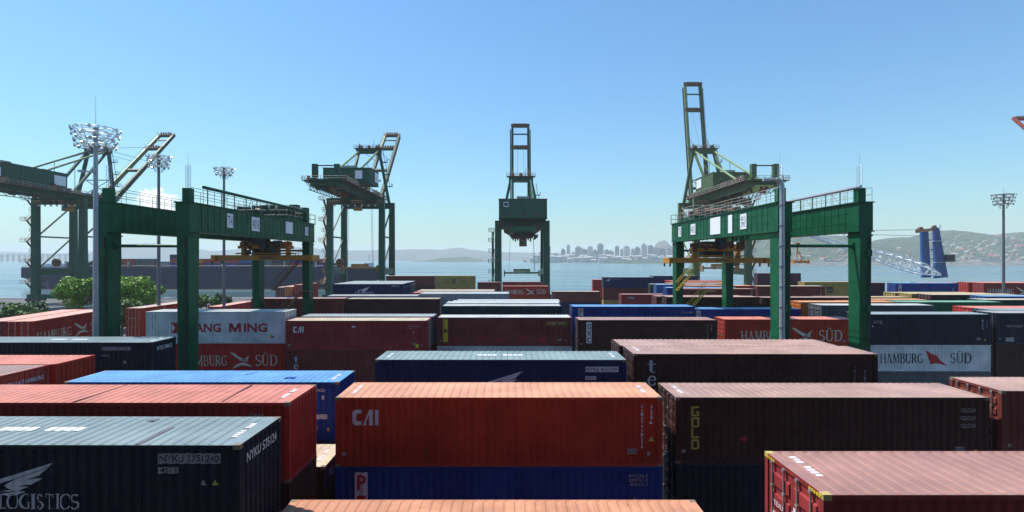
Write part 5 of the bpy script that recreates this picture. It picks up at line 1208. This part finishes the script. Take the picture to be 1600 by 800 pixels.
for i in range(110):
    x = rnd.uniform(832, 1060); D = 2515+rnd.uniform(0, 60); ww = rnd.uniform(14, 40); h_ = rnd.uniform(8, 34)
    o = MB().box(-ww/2, ww/2, -9, 9, 0, h_).add([(-ww/2-1,-10,h_),(ww/2+1,-10,h_),(ww/2+1,10,h_),(-ww/2-1,10,h_),(-ww/2,0,h_+4),(ww/2,0,h_+4)], [(0,1,5,4),(2,3,4,5),(1,2,5),(3,0,4),(0,3,2,1)]).build('waterfront_building', bms[rnd.choice([0,0,0,1,2])], None, (PX(x, D), D, 0))
    tag(o, '%s waterfront building below the far skyline, %s' % ('tiny' if ww < 22 else 'small' if ww < 31 else 'long low', 'left part beside the middle crane' if x < 890 else 'left of the tallest tower' if x < 940 else 'right of the tallest tower' if x < 1000 else 'below the rounded hill'), 'building', 'low waterfront buildings of the far city')
wallw = plain('house_wall', (.42,.39,.34), .7, var=.2); rooft = plain('house_roof', (.30,.12,.07), .8, var=.2)
hm = MB().box(-1,1,-.8,.8,0,1).mesh('wall'); hr = MB().add([(-1.1,-.9,1),(1.1,-.9,1),(1.1,.9,1),(-1.1,.9,1),(-1.1,0,1.5),(1.1,0,1.5)], [(0,1,5,4),(2,3,4,5),(1,2,5),(3,0,4),(0,3,2,1)]).mesh('roof')
hill = bpy.data.objects['right_hills']; from mathutils.bvhtree import BVHTree
bvh = BVHTree.FromPolygons([v.co.copy() for v in hill.data.vertices], [tuple(p.vertices) for p in hill.data.polygons])
cnt = 0
while cnt < 280:
    band = rnd.random(); x = rnd.choice([rnd.uniform(1168, 1330), rnd.uniform(1395, 1640), rnd.uniform(1470, 1600)]); Y = 1610+abs(rnd.gauss(0, 1))*110
    hit = bvh.ray_cast(Vector((PX(x, Y), Y, 500)), Vector((0,0,-1)))
    if hit[0] is None or hit[0].z < 0 or hit[0].z > 95: continue
    s = rnd.uniform(2.2, 6.0); o = empty('hillside_house', (hit[0].x, hit[0].y, hit[0].z-.6), '%s house %s on the right hillside, %s' % ('tiny' if s < 4.5 else 'small' if s < 6 else 'larger', 'low by the shore' if hit[0].z < 22 else 'half way up' if hit[0].z < 50 else 'high up', 'seen between the right gantry legs' if x < 1340 else 'behind the blue crane' if x < 1490 else 'left of the right mast' if x < 1565 else 'right of the right mast'), 'house', 'houses on the far right hillside', rnd.uniform(-.6,.6))
    a = link('wall', hm, wallw if rnd.random() < .8 else bms[2], o); a.scale = (s, s*.8, rnd.uniform(2.5, 6.5)); r_ = link('roof', hr, rooft if rnd.random() < .6 else wallw, o); r_.scale = a.scale
    cnt += 1
for i, (x, w, hgt, mt) in enumerate(((1488, 15, 14, wallw), (1538, 10, 13, wallw), (1553, 17, 16, wallw), (1240, 22, 10, bms[1]), (1300, 26, 9, bms[0]), (1205, 12, 12, wallw))):
    D = 1530; ww = w*D/F; o = empty('shore_warehouse', (PX(x, D), D, 0), ('long pale warehouse beside the blue crane', 'small pale warehouse left of the wide one', 'wide white warehouse left of the right mast', 'grey shore shed between the gantry legs', 'long shore shed between the gantry legs', 'pale shore block left of the right gantry leg')[i], 'warehouse', 'warehouses on the far shore')
    MB().box(-ww/2, ww/2, 0, 40, 0, hgt).build('wall', mt, o); MB().box(-ww/2-1, ww/2+1, -1, 41, hgt, hgt+1.5).build('roof', bms[1], o)
# long bridge far on the left
e = empty('long_bridge', (PX(20,3400), 3400, -3), 'long low bridge on piers across the bay at far left', 'bridge')
mb = MB(); zd = PZ(397.5,3400)+3; mb.box(-1500, 560, -9, 9, zd-5, zd); mb.build('deck', conc, e)
for k in range(56):
    MB().box(-1480+k*37, -1473+k*37, -6, 6, -1, zd-5).build('pier', conc, e)

# ------------------------------------------------------------------ haze over the bay
hzm = bpy.data.materials.new('haze'); hzm.use_nodes = True; N = hzm.node_tree.nodes; L = hzm.node_tree.links
N.remove(N['Principled BSDF']); pv = N.new('ShaderNodeVolumePrincipled'); L.new(pv.outputs[0], N['Material Output'].inputs['Volume'])
pv.inputs['Color'].default_value = (.90,.98,1.0,1); pv.inputs['Density'].default_value = .00015; pv.inputs['Anisotropy'].default_value = 0.0
o = MB().box(-9100, 9100, -330, 9600, -9.5, 195).build('haze', hzm); kind(o, 'stuff')
